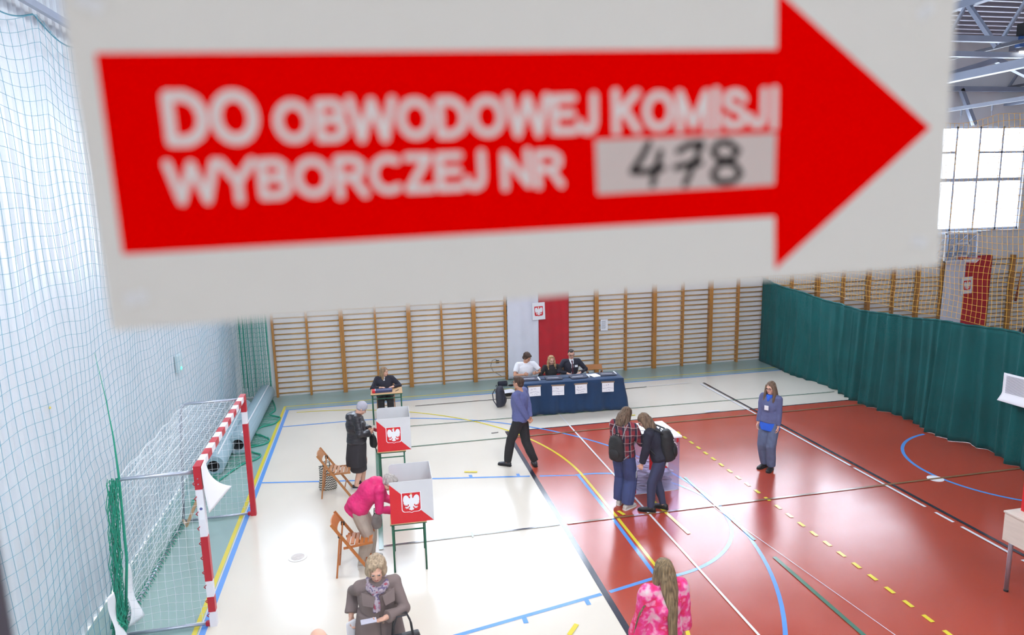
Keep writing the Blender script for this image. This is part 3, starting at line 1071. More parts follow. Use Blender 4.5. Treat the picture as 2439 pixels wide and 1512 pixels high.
# rolled floor covering by the wall
M_ROLL = mat('roll_grey', (150, 176, 186), 0.5, var=0.05, vscale=3)
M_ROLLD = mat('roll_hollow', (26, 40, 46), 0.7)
for (x0, y0, x1, y1, r, lb) in ((-0.80, 6.15, -0.78, 10.2, 0.21, 'grey-blue roll of floor covering lying by the wall, its hollow end dark'),
                            (-1.05, 5.05, -1.16, 9.0, 0.2, 'grey roll of floor covering behind the goal net, next to the wall')):
    t = tag(empty('floor_cover_roll', (x0, y0, r)), lb, 'roll', 'rolled floor coverings')
    d = Vector((x1 - x0, y1 - y0, 0))
    mb = MB()
    N = 24
    s, u, dd = frame_from(d)
    rings = []
    for (tt, rr) in ((0.0, r * 0.55), (0.0, r), (1.0, r), (1.0, 0.02)):
        rings.append([d * tt + (s * math.cos(2 * PI * j / N) + u * math.sin(2 * PI * j / N)) * rr for j in range(N)])
    mb.loft(rings, cap=False)
    mb.build('roll', M_ROLL, t, smooth=False)
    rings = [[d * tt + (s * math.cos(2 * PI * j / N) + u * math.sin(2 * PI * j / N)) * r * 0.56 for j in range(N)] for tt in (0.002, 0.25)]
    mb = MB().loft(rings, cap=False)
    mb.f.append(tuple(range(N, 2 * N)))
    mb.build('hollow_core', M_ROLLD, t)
    MB().bar(d * 0.03 + Vector((0, 0, r * 0.98)) + s * 0.08, d * 0.98 + Vector((0, 0, r * 0.98)) + s * 0.08, 0.02, 0.02).build('edge_seam', M_WHITE, t)

# ---------------------------------------------------------------- the arrow sign taped to the gallery glass
sign = tag(empty('arrow_sign', (1.9616, GLASS_Y - 0.004, 5.0816)), 'large white poster with a red arrow taped to the gallery glass', 'sign')
sign.rotation_euler = (PI / 2, 0, 0)
SR = Matrix.Rotation(math.radians(1.36), 4, 'Z')


def sgn_mat(name, rgb, trans):
    return mat(name, rgb, 0.7, trans=trans, spec=0.0)


M_SPAPER = sgn_mat('poster_paper', (228, 226, 222), 0.35)
M_SRED = sgn_mat('poster_red', (252, 0, 0), 0.3)
M_STEXT = sgn_mat('poster_letter', (226, 214, 212), 0.05)
M_SINK = sgn_mat('poster_ink', (18, 18, 22), 0.1)


def mm(pts):
    return [(a / 1000.0, b / 1000.0) for a, b in pts]


def sheet2(name, pts, z, m, par):
    return MB().poly(mm(pts), SR @ Matrix.Translation((0, 0, z))).build(name, m, par)


MB().box(-0.0125, 0.584, -0.0465, 0.1635, -0.0008, 0.0, SR).build('paper', M_SPAPER, sign)
arrow = sheet2('red_arrow', [(0, 0), (439.5, 0), (440.5, -39), (568, 59.5), (438, 155), (438.7, 116.5), (1, 116.7)], 0.0002, M_SRED, sign)
sheet2('number_field', [(303.5, 22), (438.5, 23), (439, 59.3), (303, 58.6)], 0.0004, M_SPAPER, sign)
# block capitals drawn as broad strokes: width, strokes in a unit-high cell
GL = {'D': (.82, [[(.12, .1), (.12, .9), (.42, .9), (.6, .8), (.7, .62), (.7, .38), (.6, .2), (.42, .1), (.12, .1)]]),
      'O': (.92, [[(.46 + .34 * math.cos(a * PI / 10), .5 + .4 * math.sin(a * PI / 10)) for a in range(21)]]),
      'B': (.78, [[(.12, .1), (.12, .9), (.48, .9), (.62, .8), (.62, .64), (.48, .53), (.12, .53)], [(.48, .53), (.66, .42), (.66, .22), (.5, .1), (.12, .1)]]),
      'W': (1.1, [[(.06, .95), (.28, .06), (.55, .92), (.82, .06), (1.04, .95)]]),
      'E': (.7, [[(.62, .9), (.12, .9), (.12, .1), (.64, .1)], [(.12, .52), (.58, .52)]]),
      'J': (.6, [[(.46, .95), (.46, .3), (.4, .14), (.26, .08), (.12, .16), (.08, .3)]]),
      'K': (.82, [[(.12, .02), (.12, .98)], [(.68, .95), (.14, .42)], [(.32, .58), (.7, .05)]]),
      'M': (.98, [[(.12, .02), (.12, .92), (.49, .12), (.86, .92), (.86, .02)]]),
      'I': (.32, [[(.16, .02), (.16, .98)]]),
      'S': (.76, [[(.64, .74), (.54, .88), (.36, .92), (.18, .86), (.12, .72), (.2, .6), (.4, .52), (.58, .44), (.66, .3), (.58, .14), (.38, .08), (.18, .12), (.09, .28)]]),
      'Y': (.8, [[(.06, .95), (.4, .46), (.74, .95)], [(.4, .46), (.4, .02)]]),
      'R': (.8, [[(.12, .02), (.12, .9), (.5, .9), (.65, .78), (.65, .6), (.5, .48), (.12, .48)], [(.42, .48), (.7, .04)]]),
      'C': (.82, [[(.46 + .34 * math.cos(a * PI / 10), .5 + .4 * math.sin(a * PI / 10)) for a in range(3, 18)]]),
      'Z': (.72, [[(.1, .9), (.6, .9), (.1, .1), (.64, .1)]]),
      'N': (.82, [[(.12, .02), (.12, .92), (.7, .08), (.7, .98)]])}


def word(body, x0, x1, y0, y1, m, par):
    adv = sum(GL[ch][0] for ch in body)
    kx, ky = (x1 - x0) / adv, (y1 - y0)
    x = x0
    for ch in body:
        w_, st_ = GL[ch]
        mb = MB()
        for s_ in st_:
            ribbon(mb, mm([(x + p[0] * kx, y0 + p[1] * ky) for p in s_]), 0.2 * ky / 1000.0, 0.0004, SR)
        mb.build('letter', m, par)
        x += w_ * kx


for body, x0, x1, y0, y1 in (('DO', 32.5, 88, 62.5, 95.4), ('OBWODOWEJ', 95, 306.5, 62.4, 88.8), ('KOMISJI', 315, 441.5, 63, 90), ('WYBORCZEJ', 30, 228, 28.6, 54), ('NR', 236, 281, 29, 53.3)):
    word(body, x0, x1, y0, y1, M_STEXT, sign)
strokes = [[(341.9, 55), (337, 47), (329.2, 36.5), (338, 36), (352, 38)], [(350, 49), (347, 38), (344, 27)],
           [(363.5, 49), (371, 53), (381.5, 54), (376, 42), (368.5, 26)], [(361.5, 38), (371, 40), (380.5, 40.5)],
           [(407, 50), (401, 54.3), (394, 53.5), (389.6, 48.6), (392, 44.5), (399.4, 41), (408, 37), (411.3, 32), (407, 27.5), (399.6, 26.1), (392, 28), (389.5, 32.4), (393, 37), (399.4, 41), (406, 44), (409.4, 47.9), (407, 50)]]
for grp in ((0, 1), (2, 3), (4,)):
    mb = MB()
    for g in grp:
        pts = strokes[g]
        ribbon(mb, mm(pts), 0.0046, 0.0006, SR)
    mb.build('handwritten_digit', M_SINK, sign)
M_CLEAR = mat('clear_tape', (242, 243, 246), 0.15, trans=0.4)
for (x, y_, a) in ((4, -27, 0.2), (564, -26, -0.2), (558, 142, 0.6), (2, 144, -0.5)):
    MB().poly([(-0.007, -0.004), (0.007, -0.004), (0.007, 0.004), (-0.007, 0.004)], SR @ Matrix.Translation((x / 1000, y_ / 1000, 0.0005)) @ Matrix.Rotation(a, 4, 'Z')).build('tape_piece', M_CLEAR, sign)

# ---------------------------------------------------------------- handball goal
goal = tag(empty('handball_goal'), 'handball goal with red and white striped posts by the side wall', 'goal')
M_GW = mat('goal_white', (232, 228, 234), 0.4)
M_GR = mat('goal_red', (188, 22, 42), 0.4, var=0.05)
e = 0.0012


def striped(name, box, segs, axis):
    o = MB().box(*box).build(name, M_GW, goal)
    for a, b in segs:
        bb = [box[0] - e, box[1] + e, box[2] - e, box[3] + e, box[4] - e * (axis != 2), box[5] + e]
        if axis == 1:
            bb[2], bb[3] = (a - e if a < 0.01 else a), (b + e if b > 3.15 else b)
        else:
            bb[4], bb[5] = a, b
        MB().box(*bb).build('red_stripe', M_GR, o)
    return o


np_ = striped('post', (-0.08, 0, 0, 0.08, 0, 2.0), [(1.79, 2.0), (0.61, 1.19), (0.2, 0.4)], 2)
striped('post', (-0.08, 0, 3.08, 3.16, 0, 2.0), [(1.795, 2.0), (0.0, 1.595)], 2)
sg = 3.16 / 15
striped('crossbar', (-0.08, 0, 0, 3.16, 2.0, 2.08), [(i * sg, (i + 1) * sg) for i in range(0, 15, 2)], 1)
for z in (1.93, 1.86):
    MB().cyl((-0.04, -0.008, z), (-0.04, 0.0, z), 0.008, n=8).build('bolt', M_CHROME, np_)
MB().box(-0.062, -0.012, -0.004, 0, 1.41, 1.6).build('label_plate', M_PAPER, np_)
MB().cyl((-0.037, -0.0045, 1.55), (-0.037, -0.004, 1.55), 0.018, n=16).build('label_emblem', mat('label_blue', (96, 100, 160), 0.6), np_)
for yy in (0.04, 3.12):
    MB().tube([(-0.08, yy, 2.0), (-0.85, yy, 2.0), (-0.94, yy, 1.98), (-0.985, yy, 1.92), (-1.0, yy, 1.8), (-1.13, yy, 0.03)], 0.022, 10).build('side_frame', M_CHROME, goal, smooth=True)
    MB().tube([(-0.08, yy, 0.035), (-1.13, yy, 0.03)], 0.02, 10).build('floor_tube', M_CHROME, goal, smooth=True)
    MB().box(-0.13, -0.08, yy - 0.025, yy + 0.025, 0.01, 0.06).build('red_socket', M_GR, goal)
MB().tube([(-1.13, 0.04, 0.03), (-1.13, 3.12, 0.03)], 0.022, 10).build('back_tube', M_CHROME, goal, smooth=True)
MB().tube([(-1.13, 3.1, 0.05), (-0.5, 1.0, 0.9), (-0.08, 0.06, 1.65)], 0.02, 8).build('wooden_stick', M_BEECH, goal, smooth=True)
M_GN = mat('goal_net_white', (232, 236, 240), 0.6)
NYC, c = 32, 0.1


def npt(s, y):
    """s runs from the crossbar over the back to the floor"""
    sag = 0.05 * math.sin(PI * y / 3.16)
    if s < 0.95:
        return Vector((-0.08 - s * 0.95, y, 2.0 - sag * math.sin(PI * s / 0.95) - 0.02 * math.sin(y * 9 + s * 7) * s))
    q = s - 0.95
    return Vector((-0.985 - 0.075 * q + 0.04 * math.sin(PI * q / 2) + 0.015 * math.sin(y * 8 + q * 6), y + 0.02 * math.sin(q * 5 + y * 3), 1.97 - q * 0.97))


P = [[npt(s * 0.1, 0.04 + (3.08) * i / NYC) for s in range(31)] for i in range(NYC + 1)]
net_mesh(P, 0.0023).build('back_net', M_GN, goal)
for yy in (0.05, 3.11):
    P = [[Vector((-0.08 - (0.91 + 0.13 * (1 - k / 19)) * i / 11, yy + 0.02 * math.sin(i + k), 0.05 + 1.93 * k / 19)) for k in range(20)] for i in range(12)]
    net_mesh(P, 0.0023).build('side_net', M_GN, goal)
rp = MB()
for i in range(10):
    rp.tube([(-0.07, -0.012, 1.9 - i * 0.19), (-0.1, 0.0, 1.87 - i * 0.19), (-0.09, 0.02, 1.84 - i * 0.19)], 0.006, 5)
rp.build('net_ties', M_GR, goal)
mb = MB()
for i in range(34):
    yy = 0.15 + i * 0.085
    mb.tube([(-1.16, yy, 0.01), (-1.17, yy + 0.04, 0.05), (-1.11, yy + 0.08, 0.055), (-1.07, yy + 0.06, 0.012)], 0.006, 5)
mb.build('net_lashing', M_GNETD, goal)

# paper sheets hung on the goal and on the net bundle
t = tag(empty('hanging_paper'), 'long curling white sheet hung on the near end of the goal crossbar', 'paper')


def hp(u, v):
    f = v ** 2.2
    return Vector((0.012 + 0.03 * f + 0.16 * f * u, 0.0 + 0.22 * u + f * (0.34 * u + 0.03), 2.07 + 0.03 * u - 0.60 * v + 0.06 * f * u))


MB().grid(hp, 8, 18).build('sheet', M_PAPER, t, smooth=True, solid=0.002)
for k, (yb, zb, w_, h_, lb) in enumerate(((0.12, 0.16, 0.32, 0.72, 'curled white sheet caught on the green net bundle, taller one'), (-0.2, 0.12, 0.26, 0.6, 'curled white sheet caught on the green net bundle, nearest the frame corner'))):
    t = tag(empty('hanging_paper', (-0.98 - 0.08 * k, yb - 0.05, zb)), lb, 'paper', 'papers on the net bundle')
    MB().grid(lambda u, v: Vector((0.06 * math.sin(v * 5 + u * 2) * (1 - v) + 0.03 * u, w_ * (u - 0.3) * (1 - 0.55 * v) + 0.1 * v * (1 - v), h_ * v - 0.05 * u * (1 - v))), 8, 14).build('sheet', M_PAPER, t, smooth=True, solid=0.002)

# ---------------------------------------------------------------- school desks
def school_desk(loc, rotz, label, lx=0.5, ly=0.7, h=0.75):
    t = tag(empty('school_desk', loc, rotz), label, 'desk', 'school desks')
    MB().box(-lx / 2, lx / 2, -ly / 2, ly / 2, h - 0.022, h).build('tabletop', M_BEECH, t, bevel=0.006)
    ix, iy = lx / 2 - 0.03, ly / 2 - 0.05
    for sx in (-1, 1):
        for sy in (-1, 1):
            MB().cyl((sx * ix, sy * iy, 0.0), (sx * ix, sy * iy, h - 0.022), 0.0135, n=10).build('leg', M_GREENSTEEL, t, smooth=True)
    fr = MB()
    for sy in (-1, 1):
        fr.bar((-ix - 0.03, sy * iy, h - 0.036), (ix + 0.03, sy * iy, h - 0.036), 0.03, 0.026)
    for sx in (-1, 1):
        fr.bar((sx * ix, -iy, h - 0.036), (sx * ix, iy, h - 0.036), 0.026, 0.026)
    fr.build('top_frame', M_GREENSTEEL, t)
    for sy in (-1, 1):
        MB().cyl((-ix, sy * iy, h - 0.13), (ix, sy * iy, h - 0.13), 0.011, n=8).build('stretcher', M_GREENSTEEL, t, smooth=True)
    return t


school_desk((2.425, 1.01, 0), math.radians(-2), 'green-legged school desk under the nearer voting screen')
school_desk((2.29, 3.83, 0), math.radians(-2), 'green-legged school desk under the farther voting screen')
school_desk((2.30, 7.5, 0), math.radians(-1), 'green-legged school desk of the seated woman by the wall bars', 0.72, 0.5)

# ---------------------------------------------------------------- cardboard voting screens
M_CARD = mat('screen_card', (212, 212, 214), 0.7, var=0.02)


def screen(loc, rotz, label, w=0.585, d=0.66, h=0.6):
    """origin: front left corner; front panel in local XZ facing -Y; open side -X"""
    t = tag(empty('voting_screen', loc, rotz), label, 'voting screen', 'cardboard voting screens')
    fp = MB().poly([(0, 0), (w, 0), (w, h), (0, h)], wall_m(0, 0, 0), 0.006).build('front_panel', M_CARD, t)
    M2 = wall_m(0, -0.007, 0)
    MB().poly([(0, 0), (w - 0.002, 0.0), (0, h * 0.95)], M2).build('red_triangle', M_RED, fp)
    crest(fp, M2 @ Matrix.Translation((w * 0.49, h * 0.485, 0)), 0.245)
    MB().box(w - 0.006, w, 0, d, 0, h).build('end_panel', M_CARD, t)
    r = 0.05
    pts = [(0, 0), (w, 0), (w, h)] + [(r - r * math.sin(a * PI / 12), h - r + r * math.cos(a * PI / 12)) for a in range(7)]
    MB().poly(pts, wall_m(0, d, 0), 0.006).build('back_panel', M_CARD, t)
    return t


screen((2.178, 0.66, 0.752), math.radians(-1), 'white and red crest voting screen beside the woman in magenta')
screen((2.045, 3.49, 0.752), math.radians(-1), 'white and red crest voting screen beside the woman in the black coat')

# desk and screen cut by the frame edge
M_PALE = mat('pale_veneer', (214, 205, 192), 0.5, var=0.06, vscale=3, aniso=(8, 1, 8))
t = tag(empty('tall_desk', (9.73, -1.6, 0)), 'pale wooden desk with a deep side panel and steel leg', 'desk')
MB().box(0, 0.9, -1.5, 0, 1.065, 1.09).build('tabletop', M_PALE, t, bevel=0.004)
MB().box(0.012, 0.032, -1.48, -0.01, 0.7, 1.065).build('side_panel', M_PALE, t)
for (lx, ly) in ((0.10, -0.06), (0.10, -1.44), (0.82, -0.06), (0.82, -1.44)):
    lg = MB().cyl((lx, ly, 0.02), (lx, ly, 1.065), 0.026, n=14).build('leg', M_CHROME, t, smooth=True)
    MB().cyl((lx, ly, 0), (lx, ly, 0.025), 0.028, n=14).build('foot_cap', M_BLACK, lg)
screen((9.93, -1.66, 1.092), -PI / 2, 'red and white voting screen on the pale desk at the frame edge')

# ---------------------------------------------------------------- wooden folding chairs
M_CHAIR = mat('chair_wood', (176, 116, 66), 0.45, var=0.12, vscale=5, aniso=(2, 2, 8))


def folding_chair(loc, rotz, label, tilt=0.0, m=M_CHAIR):
    t = tag(empty('folding_chair', loc, rotz), label, 'chair', 'wooden folding chairs')
    for s in (-1, 1):
        MB().bar((-0.27, s * 0.205, 0.80), (0.26, s * 0.205, 0.0), 0.022, 0.036).build('long_rail', m, t)
        MB().bar((-0.245, s * 0.175, 0.0), (-0.165, s * 0.175, 0.64), 0.022, 0.036).build('rear_leg', m, t)
    for q in range(6):
        x = -0.075 + q * 0.062
        z0 = 0.445 + 0.02 * math.cos(q * 0.9) + tilt * (x + 0.1)
        MB().box(x - 0.024, x + 0.024, -0.165, 0.165, z0, z0 + 0.016).build('seat_slat', m, t, bevel=0.003)
    for s in (-1, 1):
        MB().bar((-0.13, s * 0.175, 0.43 - 0.03 * tilt), (0.27, s * 0.175, 0.44 + 0.37 * tilt), 0.02, 0.03).build('seat_rail', m, t)
    bk = MB()
    n = 8
    for q in range(n):
        a0, a1 = -0.2 + 0.4 * q / n, -0.2 + 0.4 * (q + 1) / n
        c0, c1 = 0.03 * (1 - (a0 / 0.2) ** 2), 0.03 * (1 - (a1 / 0.2) ** 2)
        for zz in (0,):
            vs = []
            for yy, cc in ((a0, c0), (a1, c1)):
                for dx, z in ((0, 0.68), (0.014, 0.68), (-0.072, 0.79), (-0.058, 0.79)):
                    vs.append((-0.195 - cc + dx, yy, z))
            bk.add(vs, [(0, 2, 6, 4), (1, 5, 7, 3), (0, 4, 5, 1), (2, 3, 7, 6)])
    bk.build('backrest', m, t)
    MB().cyl((0.155, -0.205, 0.16), (0.155, 0.205, 0.16), 0.011, n=8).build('crossbar', m, t)
    MB().cyl((-0.225, -0.175, 0.16), (-0.225, 0.175, 0.16), 0.011, n=8).build('crossbar', m, t)
    for s in (-1, 1):
        MB().box(-0.19, -0.14, s * 0.19 - 0.02, s * 0.19 + 0.02, 0.60, 0.645).build('hinge', M_BLACK, t)
    return t


folding_chair((1.29, 3.64, 0), math.radians(-3), 'wooden folding chair in front of the patterned bag, behind the woman in black')
folding_chair((1.66, 0.93, 0), math.radians(-4), 'orange-brown wooden folding chair just behind the woman in magenta', 0.12, mat('chair_wood_orange', (182, 104, 42), 0.45, var=0.12, vscale=5))
folding_chair((7.62, 8.02, 0), -PI / 2, 'empty folding chair behind the committee table, right of the man in the suit')
folding_chair((5.72, 8.08, 0), -PI / 2, 'folding chair under the man in the white polo shirt')
folding_chair((6.36, 7.98, 0), -PI / 2, 'folding chair under the woman with curly blond hair')
folding_chair((6.92, 8.0, 0), -PI / 2, 'folding chair under the man in the dark suit')
folding_chair((2.28, 8.05, 0), -PI / 2, 'folding chair under the woman seated at the small desk')


# zigzag patterned bag
def zig_mat():
    m = mat('zigzag_cloth', (214, 208, 198), 0.8)
    nt = m.node_tree
    b = nt.nodes['Principled BSDF']
    tc = nt.nodes.new('ShaderNodeTexCoord')
    sep = nt.nodes.new('ShaderNodeSeparateXYZ')
    nt.links.new(tc.outputs['Object'], sep.inputs[0])

    def math_(op, a, b_=None, v=None):
        n = nt.nodes.new('ShaderNodeMath')
        n.operation = op
        nt.links.new(a, n.inputs[0])
        if b_ is not None:
            nt.links.new(b_, n.inputs[1])
        elif v is not None:
            n.inputs[1].default_value = v
        return n.outputs[0]
    xs = math_('ADD', sep.outputs['X'], sep.outputs['Y'])
    tri = math_('PINGPONG', xs, v=0.025)
    zz = math_('ADD', sep.outputs['Z'], tri)
    st = math_('FRACT', math_('MULTIPLY', zz, v=24.0))
    g = math_('GREATER_THAN', st, v=0.5)
    mx = nt.nodes.new('ShaderNodeMix')
    mx.data_type = 'RGBA'
    mx.inputs['A'].default_value = lin((216, 210, 198))
    mx.inputs['B'].default_value = lin((66, 70, 66))
    nt.links.new(g, mx.inputs['Factor'])
    nt.links.new(mx.outputs['Result'], b.inputs['Base Color'])
    return m


t = tag(empty('shopping_bag', (1.12, 3.9, 0)), 'cloth bag with a dark zigzag pattern standing behind the folding chair', 'bag')
secs = [((0, 0, 0.004), (1, 0, 0), (0, 1, 0), 0.15, 0.09), ((0, 0, 0.04), (1, 0, 0), (0, 1, 0), 0.165, 0.1), ((0, 0, 0.2), (1, 0, 0), (0, 1, 0), 0.14, 0.085), ((0.0, 0, 0.36), (1, 0, 0), (0, 1, 0), 0.135, 0.06), ((-0.01, 0, 0.44), (1, 0, 0), (0, 1, 0), 0.13, 0.02)]
MB().eloft(secs, 20).build('bag_body', zig_mat(), t, smooth=True)
for s in (-1, 1):
    MB().tube([(-0.06, s * 0.02, 0.43), (-0.05, s * 0.03, 0.5), (0, s * 0.035, 0.52), (0.05, s * 0.03, 0.5), (0.06, s * 0.02, 0.43)], 0.008, 6).build('handle', mat('bag_handle', (120, 118, 110), 0.8), t, smooth=True)

# ---------------------------------------------------------------- box, pen on the small desk
t = tag(empty('document_box', (2.17, 7.42, 0.752)), 'long dark blue box with a red end on the small desk', 'box')
MB().box(-0.13, 0.26, -0.09, 0.09, 0, 0.055).build('blue_body', mat('box_navy', (52, 58, 100), 0.4), t, bevel=0.006)
MB().box(-0.2, -0.128, -0.09, 0.09, 0, 0.056).build('red_end', M_RED, t, bevel=0.006)
MB().box(-0.135, -0.12, -0.085, 0.085, 0.0555, 0.0575).build('white_band', M_EMBW, t)
MB().box(-0.1, 0.25, -0.03, -0.01, 0.055, 0.0565).build('light_stripe', mat('box_stripe', (150, 156, 190), 0.4), t)
tag(MB().cyl((2.50, 7.36, 0.759), (2.58, 7.46, 0.759), 0.006, n=8).build('pen', M_INK), 'thin dark pen lying on the small desk', 'pen')

# ---------------------------------------------------------------- ballot box
bbx = tag(empty('ballot_box', (6.75, 2.63, 0)), 'big clear ballot box with a white lid on the red floor', 'ballot box')
M_ACR = glass_mat('box_acrylic', (240, 238, 248), 0.05, haze=0.07)
for nm, b_ in (('wall_panel', (-0.42, 0.42, -0.39, -0.384)), ('wall_panel', (-0.42, 0.42, 0.384, 0.39)), ('wall_panel', (-0.42, -0.414, -0.384, 0.384)), ('wall_panel', (0.414, 0.42, -0.384, 0.384))):
    MB().box(b_[0], b_[1], b_[2], b_[3], 0.01, 0.97).build(nm, M_ACR, bbx)
lid = MB().box(-0.45, 0.45, -0.42, 0.42, 0.965, 1.0).build('lid', mat('lid_white', (244, 242, 250), 0.35), bbx, bevel=0.008)
MB().box(-0.18, 0.18, -0.01, 0.01, 1.0, 1.002).build('slot', M_BLACK, lid)
MB().tube([(0.16, 0.3, 1.004), (0.22, 0.12, 1.02), (0.3, -0.05, 1.012), (0.38, -0.16, 1.004)], 0.004, 5).build('seal_string', M_TEXTGREY, lid)
MB().box(-0.42, 0.42, -0.39, 0.39, 0.0, 0.01).build('base', M_EMBW, bbx)
for sx, sy, h in ((0.36, -1, 0.88), (-0.41, -1, 0.02)):
    MB().box(sx, sx + 0.035, -0.3915, -0.3905, h, h + 0.115).build('red_seal', M_RED, bbx)
st = MB().box(-0.14, 0.21, -0.3912, -0.3905, 0.43, 0.78).build('front_sticker', M_EMBW, bbx)
MB().poly([(-0.14, 0.43), (0.21, 0.43), (-0.14, 0.77)], wall_m(0, -0.3917, 0)).build('red_triangle', M_RED, st)
crest(st, wall_m(0.03, -0.392, 0.61), 0.15)
rnd = random.Random(11)
mb = MB()
for i in range(420):
    z = 0.03 + 0.30 * (i / 420)
    m_ = Matrix.Translation((rnd.uniform(-0.27, 0.27), rnd.uniform(-0.25, 0.25), z)) @ Matrix.Rotation(rnd.uniform(0, 6.28), 4, 'Z') @ Matrix.Rotation(rnd.uniform(-0.28, 0.28), 4, 'X')
    mb.box(-0.105, 0.105, -0.07, 0.07, 0, 0.0015, m_)
for (x, y_, zz, a) in ((0.25, -0.28, 0.38, 1.1), (-0.15, -0.28, 0.36, 0.9), (0.1, -0.1, 0.4, 0.5)):
    mb.box(-0.1, 0.1, -0.07, 0.07, 0, 0.0015, Matrix.Translation((x, y_, zz)) @ Matrix.Rotation(a, 4, 'Y') @ Matrix.Rotation(a, 4, 'Z'))
o = mb.build('ballot_papers', M_PAPER)
o.location = (6.75, 2.63, 0)
tag(o, 'heap of white ballot papers inside the clear ballot box', 'paper', kind='stuff')

# ---------------------------------------------------------------- committee table with cloth
TC = empty('committee_table', (6.72, 7.27, 0), math.radians(-3.0))
tag(TC, 'long committee table under the dark blue cloth', 'table')
MB().box(-1.2, 1.2, -0.31, 0.31, 0.73, 0.76).build('tabletop', M_BEECH, TC)
for sx in (-1.1, 1.1):
    for sy in (-0.25, 0.25):
        MB().cyl((sx, sy, 0), (sx, sy, 0.73), 0.02, n=10).build('leg', M_CHROME, TC)
M_CLOTH = mat('navy_cloth', (4, 50, 90), 0.85, var=0.12, vscale=4, sheen=0.15)


def cloth_ring(off, z, wave, seed=0.0, corner=0.0):
    hx, hy = 1.215, 0.325
    pts = []
    seg = [((-hx, -hy), (hx, -hy), 90, (0, -1)), ((hx, -hy), (hx, hy), 26, (1, 0)), ((hx, hy), (-hx, hy), 90, (0, 1)), ((-hx, hy), (-hx, -hy), 26, (-1, 0))]
    for a, b, n, nr in seg:
        for i in range(n):
            f = i / n
            x, y = a[0] + (b[0] - a[0]) * f, a[1] + (b[1] - a[1]) * f
            s = x * 7 + y * 9
            w = wave * (math.sin(s * 1.7 + seed) + 0.6 * math.sin(s * 3.9 + 1 + seed))
            o_ = off + w
            e_ = min(abs(f), abs(1 - f)) if n == 26 else min(f, 1 - f) * 3
            cnr = corner * max(0, 1 - e_ * 9)
            px, py = x + nr[0] * o_, y + nr[1] * o_
            if corner:
                px += math.copysign(cnr, x) if abs(abs(x) - hx) < 0.25 else 0
                py += math.copysign(cnr, y) * 0.6 if abs(abs(x) - hx) < 0.25 else 0
            pts.append((px, py, z))
    return pts


cl = tag(empty('table_cloth', (6.72, 7.27, 0), math.radians(-3.0)), 'dark blue cloth draped to the floor over the committee table', 'tablecloth')
rings = [cloth_ring(-0.3, 0.772, 0), cloth_ring(-0.01, 0.774, 0), cloth_ring(0.006, 0.765, 0.001), cloth_ring(0.012, 0.68, 0.005), cloth_ring(0.022, 0.5, 0.012, 0.3, 0.03), cloth_ring(0.034, 0.3, 0.02, 0.5, 0.07), cloth_ring(0.045, 0.12, 0.027, 0.7, 0.09), cloth_ring(0.055, 0.015, 0.03, 0.8, 0.10)]
mb = MB().loft(rings, cap=False)
mb.f.append(tuple(range(len(rings[0]))))
mb.build('cloth', M_CLOTH, cl, smooth=True, solid=0.003)
TM = Matrix.Translation((6.72, 7.27, 0)) @ Matrix.Rotation(math.radians(-3), 4, 'Z')
# paper signs on the cloth front
scr = [[[(-.09, .07), (-.088, .03)], [(-.06, .035), (-.05, .065), (-.035, .03)], [(-.01, .065), (-.005, .035), (.012, .06), (.025, .032)], [(-.12, -.01), (-.11, -.03), (-.095, -.008), (-.08, -.03), (-.062, -.01), (-.045, -.03), (-.02, -.012), (-.005, -.03), (.02, -.01), (.035, -.03), (.06, -.01), (.08, -.028), (.1, -.012), (.118, -.026)], [(-.05, -.06), (-.04, -.085)], [(-.01, -.08), (.02, -.062), (.045, -.085), (.06, -.065)]]]
names = ['leftmost', 'second from left', 'third from left', 'rightmost']
for i, (xw, zc) in enumerate(((5.74, 0.60), (6.31, 0.585), (6.87, 0.585), (7.53, 0.585))):
    t = tag(empty('paper_sign', TM @ Vector(((xw - 6.72), -0.372, zc)), math.radians(-3)), 'taped white handwritten sheet on the blue cloth, %s of four' % names[i], 'paper sign', 'paper signs on the cloth')
    t.rotation_euler = (-0.09, (i % 2) * 0.03 - 0.01, math.radians(-3))
    MB().box(-0.145, 0.145, 0, 0.0015, -0.115, 0.115).build('sheet', M_PAPER, t)
    MB().box(-0.165, 0.165, -0.002, 0, 0.105, 0.14).build('tape', M_TAPE, t)
    mb = MB()
    for s in scr[0]:
        j = 0.01 * math.sin(i * 5.1)
        ribbon(mb, [(x + j + 0.012 * math.sin(i * 3 + x * 40), y_ + 0.01 * math.cos(i * 2 + x * 30)) for x, y_ in s], 0.005, 0.0, wall_m(0, -0.001, 0))
    mb.build('handwriting', mat('pen_blue_grey', (142, 144, 172), 0.8), t)
# registers and papers lying on the cloth
M_REG = mat('register_cover', (58, 62, 82), 0.5, var=0.05)
spots = [(-1.02, 0.06, 'dark register on the blue cloth in front of the man in the white polo'), (-0.44, 0.0, 'dark register on the blue cloth in front of the curly-haired woman'),
         (0.16, -0.03, 'dark register on the blue cloth in front of the man in the suit'), (0.92, 0.06, 'dark register on the blue cloth by the empty chair')]
for i, (x, y_, lb) in enumerate(spots):
    t = tag(empty('register_book', TM @ Vector((x, y_, 0.778)), math.radians(-3 + 3 * math.sin(i * 4))), lb, 'book', 'registers on the committee table')
    MB().box(-0.2, 0.2, -0.14, 0.14, 0.0, 0.028).build('cover', M_REG, t, bevel=0.004)
    MB().box(-0.15, 0.12, -0.02, 0.0, 0.028, 0.0295).build('title_band', M_PAPER, t)
    MB().box(-0.02, 0.12, -0.09, -0.075, 0.028, 0.0295).build('small_print', M_TEXTGREY, t)
